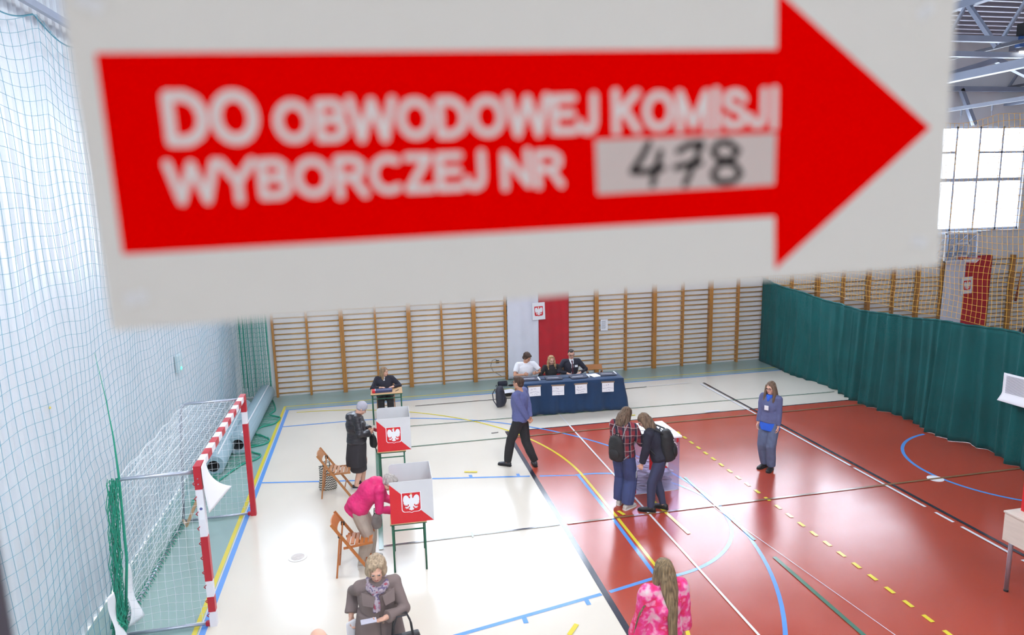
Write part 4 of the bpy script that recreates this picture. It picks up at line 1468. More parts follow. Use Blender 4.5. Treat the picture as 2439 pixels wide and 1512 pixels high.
for i, (x, y_, lb) in enumerate(((-0.8, 0.0, 'white paper roll beside the first register'), (0.42, 0.0, 'white paper roll beside the suited man\'s register'), (1.13, 0.1, 'white paper roll at the table end'))):
    mb = MB().cyl((-0.02, -0.11, 0.02), (0.02, 0.11, 0.02), 0.018, n=12)
    o = mb.build('paper_roll', M_PAPER, None, smooth=False, loc=TM @ Vector((x, y_, 0.78)), rotz=math.radians(8))
    tag(o, lb, 'paper roll', 'paper rolls on the committee table')
o = MB().box(-0.11, 0.11, -0.15, 0.15, 0, 0.006).build('paper_stack', M_PAPER, None, loc=TM @ Vector((0.6, 0.05, 0.779)), rotz=0.25)
tag(o, 'white sheets lying on the blue cloth between two registers', 'paper')


# ---------------------------------------------------------------- bags and small things on the floor
def backpack(name, loc, rotz, label, m, size=(0.3, 0.16, 0.44), straps=True, tilt=0.0, straps_m=None, metal=False):
    """local: back panel faces +Y (the wearer), pockets face -Y, base at z=0"""
    w, d, h = size
    t = tag(empty(name, loc, rotz), label, 'backpack', 'backpacks')
    t.rotation_euler = (tilt, 0, rotz)
    mb = MB()
    secs = []
    for f, kx, ky in ((0.0, 0.8, 0.75), (0.06, 0.95, 0.95), (0.3, 1.0, 1.05), (0.6, 0.98, 1.0), (0.82, 0.9, 0.85), (0.95, 0.7, 0.6), (1.0, 0.45, 0.35)):
        secs.append(((0, 0.02 * (1 - f), h * f), (1, 0, 0), (0, 1, 0), w / 2 * kx, d / 2 * ky))
    mb.eloft(secs, 24)
    remeshed(mb, 'bag_body', m, t, 0.012, 3, 0.006, 9)
    pk = MB().ell((0, -d * 0.40, h * 0.3), (w * 0.36, d * 0.16, h * 0.22))
    remeshed(pk, 'front_pocket', m, t, 0.012, 3, 0.003, 9)
    sm = straps_m or m
    MB().tube([(-0.04, d * 0.3, h * 0.97), (-0.03, d * 0.36, h * 1.06), (0.03, d * 0.36, h * 1.06), (0.04, d * 0.3, h * 0.97)], 0.008, 6).build('carry_loop', sm, t, smooth=True)
    if straps:
        for s in (-1, 1):
            MB().tube([(s * w * 0.22, d * 0.4, h * 0.92), (s * w * 0.34, d * 0.75, h * 0.7), (s * w * 0.4, d * 0.7, h * 0.35), (s * w * 0.4, d * 0.35, h * 0.05), (s * w * 0.55, d * 0.2, 0.02)], 0.013, 6).build('shoulder_strap', sm, t, smooth=True)
    if metal:
        for q in range(6):
            MB().ell((w * 0.3 * math.sin(q), -d * 0.52, h * (0.25 + 0.09 * q)), (0.012, 0.006, 0.012), nu=8, nv=6).build('badge', M_EMBW, t)
    return t


M_PACK1 = mat('pack_grey_navy', (44, 46, 62), 0.6, var=0.15)
M_PACKB = mat('pack_black', (24, 23, 26), 0.65, var=0.15)
backpack('backpack', (5.12, 7.95, 0), math.radians(60), 'dark grey backpack leaning on the floor left of the committee table', M_PACK1, (0.34, 0.22, 0.5), tilt=-0.12)
t = tag(empty('portable_speaker', (5.48, 9.74, 0.07)), 'small dark cylindrical speaker on the floor by the wall', 'speaker')
MB().tube([(-0.13, 0, 0), (-0.12, 0, 0), (0.12, 0, 0), (0.13, 0, 0)], [0.05, 0.068, 0.068, 0.05], 16).build('body', mat('speaker_navy', (30, 36, 58), 0.6), t, smooth=False)
MB().cyl((-0.132, 0, 0), (-0.128, 0, 0), 0.045).build('end_cap', M_BLACK, t)
t = tag(empty('spectacle_case', (5.70, 9.66, 0)), 'small black case on the floor beside the speaker', 'case')
remeshed(MB().ell((0, 0, 0.028), (0.085, 0.05, 0.026)), 'body', M_BLACK, t, 0.008, 2)
t = tag(empty('folded_jacket', (5.44, 8.8, 0)), 'dark folded bundle under white papers by the wall', 'bundle')
remeshed(MB().ell((0, 0, 0.05), (0.16, 0.12, 0.05)), 'body', M_BLACK, t, 0.015, 2, 0.01, 8)
t = tag(empty('paper_stack', (5.42, 8.8, 0.105), 0.1), 'white papers lying on a dark bundle behind the walking man', 'paper')
for i in range(3):
    MB().box(-0.2, 0.2, -0.15, 0.15, 0.004 * i, 0.004 * i + 0.002, Matrix.Rotation(0.15 * i - 0.1, 4, 'Z')).build('sheet', M_PAPER, t)

# ---------------------------------------------------------------- people
V = Vector
M_SKIN = mat('skin_fair', (222, 172, 148), 0.55, var=0.04, vscale=6)
M_SKIN2 = mat('skin_tan', (204, 150, 122), 0.55, var=0.05, vscale=6)
M_EYE = mat('eye_dark', (52, 40, 36), 0.3)
M_LIP = mat('lips', (186, 104, 98), 0.5)


def hair_mat(name, rgb, var=0.35):
    return mat(name, rgb, 0.6, var=min(.75, var * 1.5), vscale=55, bump=0.9, bscale=80, aniso=(1, 1, 0.1), spec=.3)


def cloth_mat(name, rgb, rough=0.8, var=0.08, vscale=14, bump=0.12, bscale=40, **k):
    return mat(name, rgb, rough, var=var, vscale=vscale, bump=bump, bscale=bscale, **k)


def ik(a, b, l1, l2, pole):
    d = b - a
    L = d.length
    if L > (l1 + l2) * 0.998:
        L = (l1 + l2) * 0.998
        b = a + d.normalized() * L
    L = max(L, 0.05)
    dn = d.normalized()
    x = (l1 * l1 - l2 * l2 + L * L) / (2 * L)
    h = math.sqrt(max(0.0, l1 * l1 - x * x))
    pp = pole - dn * pole.dot(dn)
    return a + dn * x + pp.normalized() * h, b


def chain(mb, pts, rs, n=12, round_end=True, round_start=True):
    """tapered limb: joints rounded, ends flat where asked"""
    mb.tube(pts, rs, n)
    for i, (p, r) in enumerate(zip(pts, rs)):
        if i == 0 and not round_start:
            continue
        if i == len(pts) - 1 and not round_end:
            continue
        mb.ell(p, (r, r, r), nu=12, nv=8)


DEF = dict(pelvis=(0, 0, .95), chest=(0, .0, 1.28), neck=(0, -.01, 1.47), head=(0, .02, 1.628), hf=(0, 1, -.05), hu=None, pr=(1, 0, 0), cr=(1, 0, 0), sh=.18,
           wr=(.25, .03, .86), wl=(-.25, .03, .86), per=(.3, -1, 0), pel=(-.3, -1, 0), ar=(.095, 0, .08), al=(-.095, 0, .08), kr=(0.1, 1, 0), kl=(-.1, 1, 0), fr=(.15, 1, 0), fl=(-.15, 1, 0),
           hnr=(-1, 0, 0), hnl=(1, 0, 0), hdr=None, hdl=None, curl=0.35, girth=1.0, female=True)


class Figure:
    def __init__(self, label, loc, rotz, H, **pose):
        P = dict(DEF)
        P.update(pose)
        self.s = H / 1.75
        self.root = tag(empty('person', loc, rotz), label, 'person')
        g = lambda k: V(P[k])
        self.P = P
        self.pelvis, self.chest, self.neck, self.headc = g('pelvis'), g('chest'), g('neck'), g('head')
        self.pr, self.cr = g('pr').normalized(), g('cr').normalized()
        up = (self.neck - self.chest).normalized()
        self.shR = self.neck + self.cr * P['sh'] - up * .035
        self.shL = self.neck - self.cr * P['sh'] - up * .035
        self.elR, self.wrR = ik(self.shR, g('wr'), .285, .25, g('per'))
        self.elL, self.wrL = ik(self.shL, g('wl'), .285, .25, g('pel'))
        self.hipR = self.pelvis + self.pr * .092 - V((0, 0, .02))
        self.hipL = self.pelvis - self.pr * .092 - V((0, 0, .02))
        self.knR, self.anR = ik(self.hipR, g('ar'), .44, .43, g('kr'))
        self.knL, self.anL = ik(self.hipL, g('al'), .44, .43, g('kl'))
        f = g('hf').normalized()
        u = g('hu') if P['hu'] else V((0, 0, 1))
        r = f.cross(u).normalized()
        u = r.cross(f).normalized()
        self.HM = Matrix((r, f, u)).transposed().to_4x4()
        self.HM.translation = self.headc
        self.gth = P['girth']
        self.fem = P['female']

    # -- geometry pieces -------------------------------------------------
    def spine(self, t):
        a, b, c = self.pelvis, self.chest, self.neck
        d0 = (b - a)
        d1 = (c - b)
        m1 = (d0 + d1) / 2
        if t <= 0:
            return a + d0 * t
        if t <= 1:
            m0 = d0
            h = t
            return (2 * h ** 3 - 3 * h ** 2 + 1) * a + (h ** 3 - 2 * h ** 2 + h) * m0 + (-2 * h ** 3 + 3 * h ** 2) * b + (h ** 3 - h ** 2) * m1
        h = t - 1
        if h > 1:
            return c + d1 * (h - 1)
        return (2 * h ** 3 - 3 * h ** 2 + 1) * b + (h ** 3 - 2 * h ** 2 + h) * m1 + (-2 * h ** 3 + 3 * h ** 2) * c + (h ** 3 - h ** 2) * d1

    def prof(self, t):
        F = [(-.35, .085, .075), (0, .168, .122), (.5, .128, .1), (1, .148, .122), (1.45, .15, .1), (1.8, .118, .075), (2.0, .06, .058), (2.2, .052, .054)]
        Mm = [(-.35, .085, .075), (0, .16, .118), (.5, .145, .105), (1, .168, .122), (1.45, .175, .108), (1.8, .13, .08), (2.0, .066, .064), (2.2, .058, .06)]
        T = F if self.fem else Mm
        for (a, x0, y0), (b, x1, y1) in zip(T, T[1:]):
            if t <= b:
                k = max(0, (t - a) / (b - a))
                k = k * k * (3 - 2 * k)
                g = 1 + (self.gth - 1) * (1 if t < 1.3 else max(0, 1 - (t - 1.3) / .6))
                return (x0 + (x1 - x0) * k) * g, (y0 + (y1 - y0) * k) * (1 + (g - 1) * 1.3)
        return T[-1][1], T[-1][2]

    def torso(self, mb, t0, t1, inf=0.0, n=14):
        secs = []
        for i in range(n + 1):
            t = t0 + (t1 - t0) * i / n
            c = self.spine(t)
            d = (self.spine(t + .02) - self.spine(t - .02)).normalized()
            k = min(1, max(0, t))
            r = (self.pr * (1 - k) + self.cr * k).normalized()
            r = (r - d * r.dot(d)).normalized()
            f = d.cross(r)
            rx, ry = self.prof(t)
            secs.append((c, r, f, rx + inf, ry + inf))
        mb.eloft(secs, 24)
        return secs

    def shoulders(self, mb, inf=0.0):
        up = (self.neck - self.chest).normalized()
        for s in (self.shR, self.shL):
            chain(mb, [self.neck - up * .03, s], [.05 + inf, .052 + inf])

    def arm(self, mb, side, r0=.05, r1=.04, r2=.029, inf=0.0, upto=1.0, round_end=True):
        s, e_, w = (self.shR, self.elR, self.wrR) if side > 0 else (self.shL, self.elL, self.wrL)
        if upto < 1:
            w = e_ + (w - e_) * upto
        if upto < 0:
            w = s + (e_ - s) * (-upto)
            chain(mb, [s, w], [r0 + inf, r1 + inf + .004], round_end=False)
            return
        chain(mb, [s, e_, w], [r0 + inf, r1 + inf, r2 + inf], round_end=round_end)

    def leg(self, mb, side, r0=.088, r1=.06, r2=.042, inf=0.0, down=1.0, round_end=True):
        h, k, a = (self.hipR, self.knR, self.anR) if side > 0 else (self.hipL, self.knL, self.anL)
        e_ = k + (a - k) * down
        calf = k + (e_ - k) * .35
        chain(mb, [h, h.lerp(k, .5), k, calf, e_], [r0 + inf, (r0 + r1) / 2 + inf + .004, r1 + inf, r1 * .97 + inf, r2 + inf], round_end=round_end)

    def hand(self, mb, side):
        e_, w = (self.elR, self.wrR) if side > 0 else (self.elL, self.wrL)
        hd = self.P['hdr' if side > 0 else 'hdl']
        d = V(hd).normalized() if hd else (w - e_).normalized()
        nn = V(self.P['hnr' if side > 0 else 'hnl'])
        nn = (nn - d * nn.dot(d)).normalized()
        sv = d.cross(nn) * side      # thumb side
        R_ = Matrix((d, sv, nn)).transposed()
        mb.ell(w + d * .045, (.052, .04, .017), R_.to_4x4())
        cu = self.P['curl']
        for q, (o, ln) in enumerate(((.03, .068), (.011, .078), (-.009, .072), (-.028, .056))):
            p = w + d * .085 + sv * o
            a = cu
            pts = [p - d * .02, p]
            for seg in range(3):
                dd = d * math.cos(a) + nn * math.sin(a)
                p = p + dd * ln * (.45, .32, .23)[seg]
                pts.append(p)
                a += cu * 1.25
            chain(mb, pts, [.0098, .0095, .0088, .008, .007], 8)
        p = w + d * .025 + sv * .03
        chain(mb, [p, p + (d * .7 + sv * .6 + nn * .25).normalized() * .042, p + (d * .9 + sv * .35 + nn * .4).normalized() * .075], [.014, .011, .008], 8)

    def head_shapes(self, mb):
        H = self.HM
        R_ = H.to_3x3().to_4x4()

        def E(c, r):
            mb.ell(H @ V(c), r, R_)
        E((0, -.014, .030), (.075, .094, .088))
        E((0, .020, -.030), (.060, .070, .082))
        E((0, .052, -.092), (.030, .028, .024))
        E((0, .072, .022), (.052, .02, .014))
        for s in (-1, 1):
            E((s * .034, .060, -.028), (.024, .022, .024))
            E((s * .078, -.006, -.008), (.010, .019, .03))
            E((s * .05, .01, -.07), (.014, .03, .03))
        E((0, .082, -.060), (.022, .013, .012))
        chain(mb, [H @ V((0, .085, .012)), H @ V((0, .102, -.022)), H @ V((0, .104, -.03))], [.009, .0115, .013], 8)
        for s in (-1, 1):
            E((s * .012, .093, -.032), (.009, .01, .008))
        chain(mb, [self.neck - (self.neck - self.chest).normalized() * .03, H @ V((0, -.025, -.06))], [.058, .052])

    # -- parts ------------------------------------------------------------
    def sc(self, mb):
        for v in mb.v:
            v *= self.s
        return mb

    def part(self, name, mb, m, voxel=.011, sm=4, wr=0.0, ws=6.0, an=(1, 1, 1)):
        return remeshed(self.sc(mb), name, m, self.root, voxel * self.s, sm, wr * self.s, ws, an)

    def body(self, m=M_SKIN, voxel=.0085, legs=True):
        mb = MB()
        self.torso(mb, -.3, 2.1)
        self.shoulders(mb, -.006)
        for s in (1, -1):
            self.arm(mb, s)
            self.hand(mb, s)
            self.leg(mb, s)
            a = self.anR if s > 0 else self.anL
            f = V(self.P['fr' if s > 0 else 'fl']).normalized()
            chain(mb, [a, a + f * .04 - V((0, 0, .03)), a + f * .14 - V((0, 0, .05))], [.04, .036, .028])
        self.head_shapes(mb)
        self.part('body', mb, m, voxel, 3)
        # eyes, brows, lips
        H = self.HM
        R_ = H.to_3x3().to_4x4()
        for s in (-1, 1):
            self.sc(MB().ell(H @ V((s * .031, .0845, .004)), (.0135, .006, .0062), R_, 10, 6)).build('eye', M_EYE, self.root, smooth=True)
        self.sc(MB().ell(H @ V((0, .0935, -.061)), (.022, .005, .0065), R_, 10, 6)).build('lips', M_LIP, self.root, smooth=True)

    def brows(self, m):
        H = self.HM
        for s in (-1, 1):
            self.sc(MB().tube([H @ V((s * .014, .094, .02)), H @ V((s * .032, .094, .026)), H @ V((s * .05, .083, .019))], [.0035, .0045, .003], 6)).build('eyebrow', m, self.root, smooth=True)

    def glasses(self, m=None):
        m = m or M_BLACK
        H = self.HM
        mb = MB()
        for s in (-1, 1):
            mb.tube([H @ V((s * .033 + .024 * math.cos(a), .101, .003 + .019 * math.sin(a))) for a in [2 * PI * i / 16 for i in range(16)]], .0028, 5, closed=True)
            mb.tube([H @ V((s * .057, .099, .006)), H @ V((s * .078, .05, .008)), H @ V((s * .08, -.01, .006))], .0025, 5)
        mb.tube([H @ V((-.009, .102, .006)), H @ V((.009, .102, .006))], .0025, 5)
        self.sc(mb).build('glasses', m, self.root)

    def hair(self, m, shapes=(), drapes=(), cap=(0, -.022, .040, .084, .098, .088), voxel=.009, wr=.004, name='hair', sm=3):
        H = self.HM
        R_ = H.to_3x3().to_4x4()
        mb = MB()
        if cap:
            mb.ell(H @ V(cap[:3]), cap[3:], R_)
        for c in shapes:
            mb.ell(H @ V(c[:3]), c[3:], R_)
        for d in drapes:
            # each (x, y, z, rx, ry): first in the head frame, the rest hang in body space from it
            secs = []
            for k, q in enumerate(d):
                c = H @ V(q[:3])
                secs.append((c, H.to_3x3() @ V((1, 0, 0)), H.to_3x3() @ V((0, 1, 0)), q[3], q[4]))
            mb.eloft(secs, 16)
        return self.part(name, mb, m, voxel, sm, wr, 28.0, (1, 1, .18))

    def top(self, name, m, hem=-.05, inf=.018, sleeve=.92, sl_inf=.014, cuff=None, wr=.007, ws=7.0, an=(1, 1, 1), collar=2.0, extra=None, voxel=.011, flare=0.0):
        mb = MB()
        secs = self.torso(mb, hem, collar, inf)
        if flare:
            c, r, f, rx, ry = secs[0]
            mb.eloft([(c + (secs[0][0] - secs[2][0]) * .0, r, f, rx + flare, ry + flare), (secs[4][0], secs[4][1], secs[4][2], secs[4][3] + .004, secs[4][4] + .004)], 24)
        self.shoulders(mb, inf * .7)
        for s in (1, -1):
            self.arm(mb, s, inf=sl_inf, upto=sleeve, round_end=False, r2=.029 if cuff is None else cuff)
        if extra:
            extra(mb)
        return self.part(name, mb, m, voxel, 4, wr, ws, an)

    def trousers(self, m, top=.12, inf=.012, hem=.055, baggy=0.0, down=.98, wr=.007, name='trousers', thigh=.088):
        mb = MB()
        self.torso(mb, -.3, top, inf, 6)
        for s in (1, -1):
            h, k, a = (self.hipR, self.knR, self.anR) if s > 0 else (self.hipL, self.knL, self.anL)
            e_ = k + (a - k) * down
            chain(mb, [h, h.lerp(k, .5), k, k.lerp(e_, .5), e_], [thigh + inf + baggy * .3, thigh * .9 + inf + baggy * .5, .064 + inf + baggy * .7, .056 + inf + baggy, hem + baggy], round_end=False)
        return self.part(name, mb, m, .011, 4, wr, 8.0, (1, 1, .6))

    def skirt(self, name, m, secs, wr=.008, ws=7.0, voxel=.012, an=(1, 1, .35), extra=None):
        """secs: (x, y, z, rx, ry)"""
        mb = MB().eloft([((q[0], q[1], q[2]), (1, 0, 0), (0, 1, 0), q[3], q[4]) for q in secs], 28)
        if extra:
            extra(mb)
        return self.part(name, mb, m, voxel, 3, wr, ws, an)

    def shoes(self, m, sole=None, size=1.0, high=.085):
        for s in (1, -1):
            a = self.anR if s > 0 else self.anL
            f = V(self.P['fr' if s > 0 else 'fl'])
            f.z = 0
            f.normalize()
            r = V((f.y, -f.x, 0))
            b = V((a.x, a.y, a.z - .08))
            mb = MB()
            secs = []
            for d, w, h in ((-.075, .02, .05), (-.068, .034, .075), (-.03, .040, high + .02), (.03, .042, high), (.09, .046, .062), (.14, .047, .05), (.18, .038, .04), (.2, .018, .03)):
                rr = []
                for j in range(14):
                    an_ = 2 * PI * j / 14
                    rr.append(b + f * (d * size) + r * (w * math.cos(an_) * size) + V((0, 0, .012 + h / 2 + h / 2 * math.sin(an_))))
                secs.append(rr)
            mb.loft(secs)
            o = remeshed(self.sc(mb), 'shoe', m, self.root, .0095, 2)
            sp = []
            for d, w in ((-.08, .018), (-.07, .034), (-.03, .041), (.03, .043), (.1, .049), (.15, .049), (.185, .039), (.205, .015)):
                sp.append((d, w))
            ring = [b + f * (d * size) + r * (w * size) for d, w in sp] + [b + f * (d * size) - r * (w * size) for d, w in reversed(sp)]
            ms = MB().loft([[p + V((0, 0, 0.0)) for p in ring], [p + V((0, 0, .022)) for p in ring]])
            self.sc(ms).build('sole', sole or M_BLACK, o)

    def at(self, p):
        return self.root.matrix_basis @ (V(p) * self.s)


def wpos(f, p):
    m = Matrix.Translation(f.root.location) @ Matrix.Rotation(f.root.rotation_euler.z, 4, 'Z')
    return m @ (V(p) * f.s)


SEAT = dict(pelvis=(0, -.02, .55), chest=(0, .03, .87), neck=(0, .035, 1.06), head=(0, .07, 1.215), ar=(.11, .42, .08), al=(-.11, .42, .08), kr=(.05, .5, 1), kl=(-.05, .5, 1))
BLOND = hair_mat('hair_dark_blond', (150, 122, 92))
BROWN = hair_mat('hair_brown', (74, 54, 44))
ASHB = hair_mat('hair_ash_brown', (112, 90, 72))
GREY = hair_mat('hair_grey', (176, 168, 162), 0.25)
DARK = hair_mat('hair_dark', (46, 36, 34))
CURLY = hair_mat('hair_light_blond', (178, 142, 102))
M_NAVY = cloth_mat('cloth_navy', (28, 28, 46))
M_BLACKC = cloth_mat('cloth_black', (26, 24, 28))
M_DENIM = cloth_mat('denim_blue', (58, 70, 116), 0.8, 0.15)
M_DENIM2 = cloth_mat('denim_grey_blue', (92, 104, 134), 0.8, 0.15)
M_SHOEB = mat('shoe_black', (26, 24, 26), 0.45)

LONG = [[(0, -.06, .04, .072, .05), (0, -.085, -.06, .085, .05), (0, -.1, -.18, .09, .05), (0, -.1, -.28, .075, .04), (0, -.09, -.35, .04, .02)]]
SIDES = [[(s * .07, -.01, .05, .022, .05), (s * .082, .0, -.04, .022, .05), (s * .088, .02, -.14, .026, .045), (s * .085, .03, -.24, .024, .036), (s * .08, .035, -.32, .012, .018)] for s in (-1, 1)]

# -- woman at the small desk
f = Figure('woman in dark clothes with long wavy hair sitting at the small desk', (2.27, 7.93, 0), PI, 1.62, **dict(SEAT, hf=(-.75, .6, -.08), head=(-.01, .09, 1.21), chest=(0, .07, .87), neck=(0, .06, 1.06), wr=(.12, .34, .86), wl=(-.2, .33, .86), per=(.8, -.4, -.4), pel=(-.8, -.4, -.4), hnr=(0, 0, -1), hnl=(0, 0, -1), girth=1.2))
f.body()
f.hair(BLOND, drapes=LONG + SIDES, wr=.008)
f.top('jacket', M_NAVY, hem=-.2, inf=.03, sl_inf=.024, wr=.009)
f.trousers(M_BLACKC, baggy=.02)
f.shoes(M_SHOEB)
f.brows(BLOND)
# white blouse front
f.part('blouse', MB().ell((.01, .185, .95), (.035, .03, .085)).ell((.01, .12, 1.03), (.05, .05, .05)), M_PAPER, .01, 2)

# -- man in white polo
f = Figure('man in a white polo shirt looking down at the committee table', (5.74, 7.98, 0), PI, 1.74, **dict(SEAT, female=False, girth=1.08, sh=.2, hf=(-.55, .7, -.5), head=(-.03, .1, 1.215), wr=(.12, .34, .84), wl=(-.2, .34, .86), per=(.9, -.3, -.5), pel=(-.9, -.3, -.5), hnr=(-1, 0, .2), hnl=(1, 0, .2), curl=.8))
f.body(M_SKIN2)
f.hair(BROWN, shapes=[(0, -.06, -.03, .078, .06, .075), (-.05, -.02, .0, .04, .06, .06), (.05, -.02, 0, .04, .06, .06), (0, .05, .085, .06, .05, .03)], cap=(0, -.025, .042, .09, .104, .092), wr=.009)
f.brows(BROWN)
f.top('polo_shirt', cloth_mat('cloth_white', (232, 232, 238), 0.8, 0.03), hem=-.1, inf=.024, sleeve=-.72, sl_inf=.024, collar=2.06)
f.trousers(M_NAVY)
f.shoes(M_SHOEB)
# -- woman with curly hair
f = Figure('woman in a black top with long curly blond hair at the committee table', (6.37, 7.88, 0), PI, 1.60, **dict(SEAT, hf=(0, 1, -.2), wr=(.14, .3, .8), wl=(-.14, .3, .8), per=(1, -.3, -.4), pel=(-1, -.3, -.4), hnr=(0, 0, -1), hnl=(0, 0, -1)))
f.body()
f.hair(CURLY, shapes=[(s * .085, .01, -.06, .04, .05, .07) for s in (-1, 1)] + [(s * .1, .03, -.16, .045, .05, .07) for s in (-1, 1)] + [(s * .09, .07, -.26, .045, .04, .07) for s in (-1, 1)] + [(s * .085, .09, -.34, .03, .03, .05) for s in (-1, 1)] + [(0, .0, .105, .07, .07, .03)],
       drapes=LONG, cap=(0, -.026, .038, .094, .1, .095), wr=.014)
f.brows(BLOND)
f.top('turtleneck', M_BLACKC, hem=-.1, inf=.02, sl_inf=.018, collar=2.15)
f.trousers(M_NAVY)
f.shoes(M_SHOEB)
# -- man in suit
f = Figure('man in a dark suit, tie and glasses at the committee table', (6.9, 7.93, 0), PI, 1.75, **dict(SEAT, female=False, girth=1.0, sh=.19, hf=(.08, 1, -.22), wr=(.16, .28, .78), wl=(-.16, .28, .78), per=(1, -.3, -.3), pel=(-1, -.3, -.3), hnr=(0, 0, -1), hnl=(0, 0, -1)))
f.body()
f.hair(DARK, shapes=[(.01, .03, .092, .05, .045, .026), (0, -.055, -.01, .068, .05, .06)], cap=(0, -.03, .036, .0805, .094, .086), wr=.006)
f.brows(DARK)
f.glasses()
f.top('suit_jacket', M_NAVY, hem=-.1, inf=.03, sl_inf=.02, collar=1.92)
f.part('shirt', MB().eloft([((0, .135, .72), (1, 0, 0), (0, 1, 0), .035, .03), ((0, .155, .9), (1, 0, 0), (0, 1, 0), .05, .03), ((0, .13, 1.01), (1, 0, 0), (0, 1, 0), .055, .03), ((0, .085, 1.06), (1, 0, 0), (0, 1, 0), .06, .04)]).eloft([((0, .04, 1.03), (1, 0, 0), (0, 1, 0), .072, .07), ((0, .045, 1.095), (1, 0, 0), (0, 1, 0), .064, .066)]), M_PAPER, .009, 2)
f.part('tie', MB().eloft([((0, .168, .7), (1, 0, 0), (0, 1, 0), .026, .012), ((0, .186, .88), (1, 0, 0), (0, 1, 0), .024, .012), ((0, .16, 1.0), (1, 0, 0), (0, 1, 0), .014, .014), ((0, .128, 1.045), (1, 0, 0), (0, 1, 0), .024, .02), ((0, .11, 1.065), (1, 0, 0), (0, 1, 0), .018, .014)]), cloth_mat('tie_burgundy', (78, 22, 44)), .007, 2)
f.sc(MB().box(-.135, -.06, .172, .176, .9, .955)).build('name_badge', M_PAPER, f.root)

# -- woman in beanie and long black coat
f = Figure('woman in a grey beanie and long black coat standing at a voting screen', (1.68, 3.84, 0), -PI / 2, 1.63, hf=(0, .8, -.6), head=(0, .13, 1.575), neck=(0, .04, 1.45), chest=(0, .0, 1.27), wr=(.09, .24, 1.10), wl=(-.07, .26, 1.12), per=(.9, -.5, -.6), pel=(-.9, -.5, -.6), hnr=(-1, 0, 0), hnl=(1, 0, 0), curl=.7, ar=(.09, -.06, .08), al=(-.09, .06, .08), girth=1.15)
f.body()
f.hair(mat('beanie_knit', (178, 176, 188), 0.9, bump=0.4, bscale=120, aniso=(1, 1, .3)), cap=(0, -.02, .045, .094, .108, .1), shapes=[(0, -.04, .0, .086, .075, .06)], name='beanie', wr=.003)
M_PUFF = mat('puffer_black', (34, 31, 38), 0.35, var=0.1, vscale=10, bump=0.3, bscale=18, aniso=(1, 1, 3))


def hoodx(mb):
    mb.ell((0, -.11, 1.42), (.14, .075, .085))
    mb.eloft([((0, -.02, 1.38), (1, 0, 0), (0, 1, 0), .15, .13), ((0, -.03, 1.50), (1, 0, 0), (0, 1, 0), .105, .1)], 20)


f.top('puffer_jacket', M_PUFF, hem=-.1, inf=.05, sl_inf=.035, wr=.012, ws=7.0, an=(.8, .8, 3.2), extra=hoodx, cuff=.04)
f.skirt('coat_skirt', mat('coat_wool_black', (38, 34, 40), 0.75, var=0.1), [(0, -.03, .46, .245, .2), (0, -.03, .6, .24, .2), (0, -.01, .8, .235, .19), (0, 0, 1.0, .215, .17)], wr=.012)
f.skirt('skirt', mat('skirt_dark', (44, 38, 42), 0.85, var=0.1), [(0, 0, .34, .2, .16), (0, 0, .46, .2, .16), (0, 0, .6, .18, .15)], wr=.01)
f.shoes(M_SHOEB, mat('sole_grey', (190, 186, 190), 0.7), high=.05)
hb = tag(empty('handbag', wpos(f, (.0, .31, .90)), -PI / 2 + .3), 'small black handbag held by the woman in the beanie', 'handbag')
remeshed(MB().eloft([((0, 0, -.1), (1, 0, 0), (0, 1, 0), .1, .05), ((0, 0, -.05), (1, 0, 0), (0, 1, 0), .125, .065), ((0, 0, .06), (1, 0, 0), (0, 1, 0), .12, .055), ((0, 0, .12), (1, 0, 0), (0, 1, 0), .1, .03)]), 'bag_body', M_PACKB, hb, .01, 3, .006, 12)
MB().tube([(.02, .02, -.05), (.03, .05, -.2), (0, .07, -.26), (-.03, .05, -.2), (-.04, .02, -.05)], .006, 5).build('strap', M_BLACK, hb, smooth=True)
MB().tube([(-.08, 0, .1), (-.05, 0, .17), (.05, 0, .17), (.08, 0, .1)], .007, 5).build('handle', M_BLACK, hb, smooth=True)
wl = MB().box(-.045, .045, -.012, .012, -.03, .03).build('wallet', mat('wallet_red', (150, 30, 44), .5), None, bevel=.004, loc=wpos(f, (.01, .36, 1.13)), rotz=-PI / 2 + .5)
tag(wl, 'small dark red purse in the hands of the woman in the beanie', 'purse')

# -- woman in magenta bending over the desk
f = Figure('woman in a magenta jacket bending over the nearer voting desk', (1.78, 1.10, 0), -PI / 2, 1.62, pelvis=(0, -.06, .93), chest=(0, .15, 1.15), neck=(0, .31, 1.235), head=(0, .44, 1.265), hf=(0, .72, -.70), hu=(0, .7, .7), wr=(.14, .50, .87), wl=(-.12, .58, .87), per=(.3, -.5, -1), pel=(-.3, -.5, -1), hnr=(0, 0, -1), hnl=(0, 0, -1), curl=.6, ar=(.1, -.03, .08), al=(-.1, .08, .08), girth=1.12)
f.body()
f.hair(GREY, shapes=[(0, -.06, -.02, .08, .06, .07), (.05, .0, .02, .045, .06, .06), (-.05, .0, .02, .045, .06, .06), (0, .04, .09, .06, .05, .035)], cap=(0, -.025, .04, .092, .105, .095), wr=.014)
M_MAG = mat('jacket_magenta', (214, 20, 104), 0.6, var=0.12, vscale=12, bump=0.25, bscale=22)


def hoodm(mb):
    mb.ell((0, .22, 1.31), (.125, .1, .07))
    mb.ell((0, .28, 1.28), (.115, .085, .075))


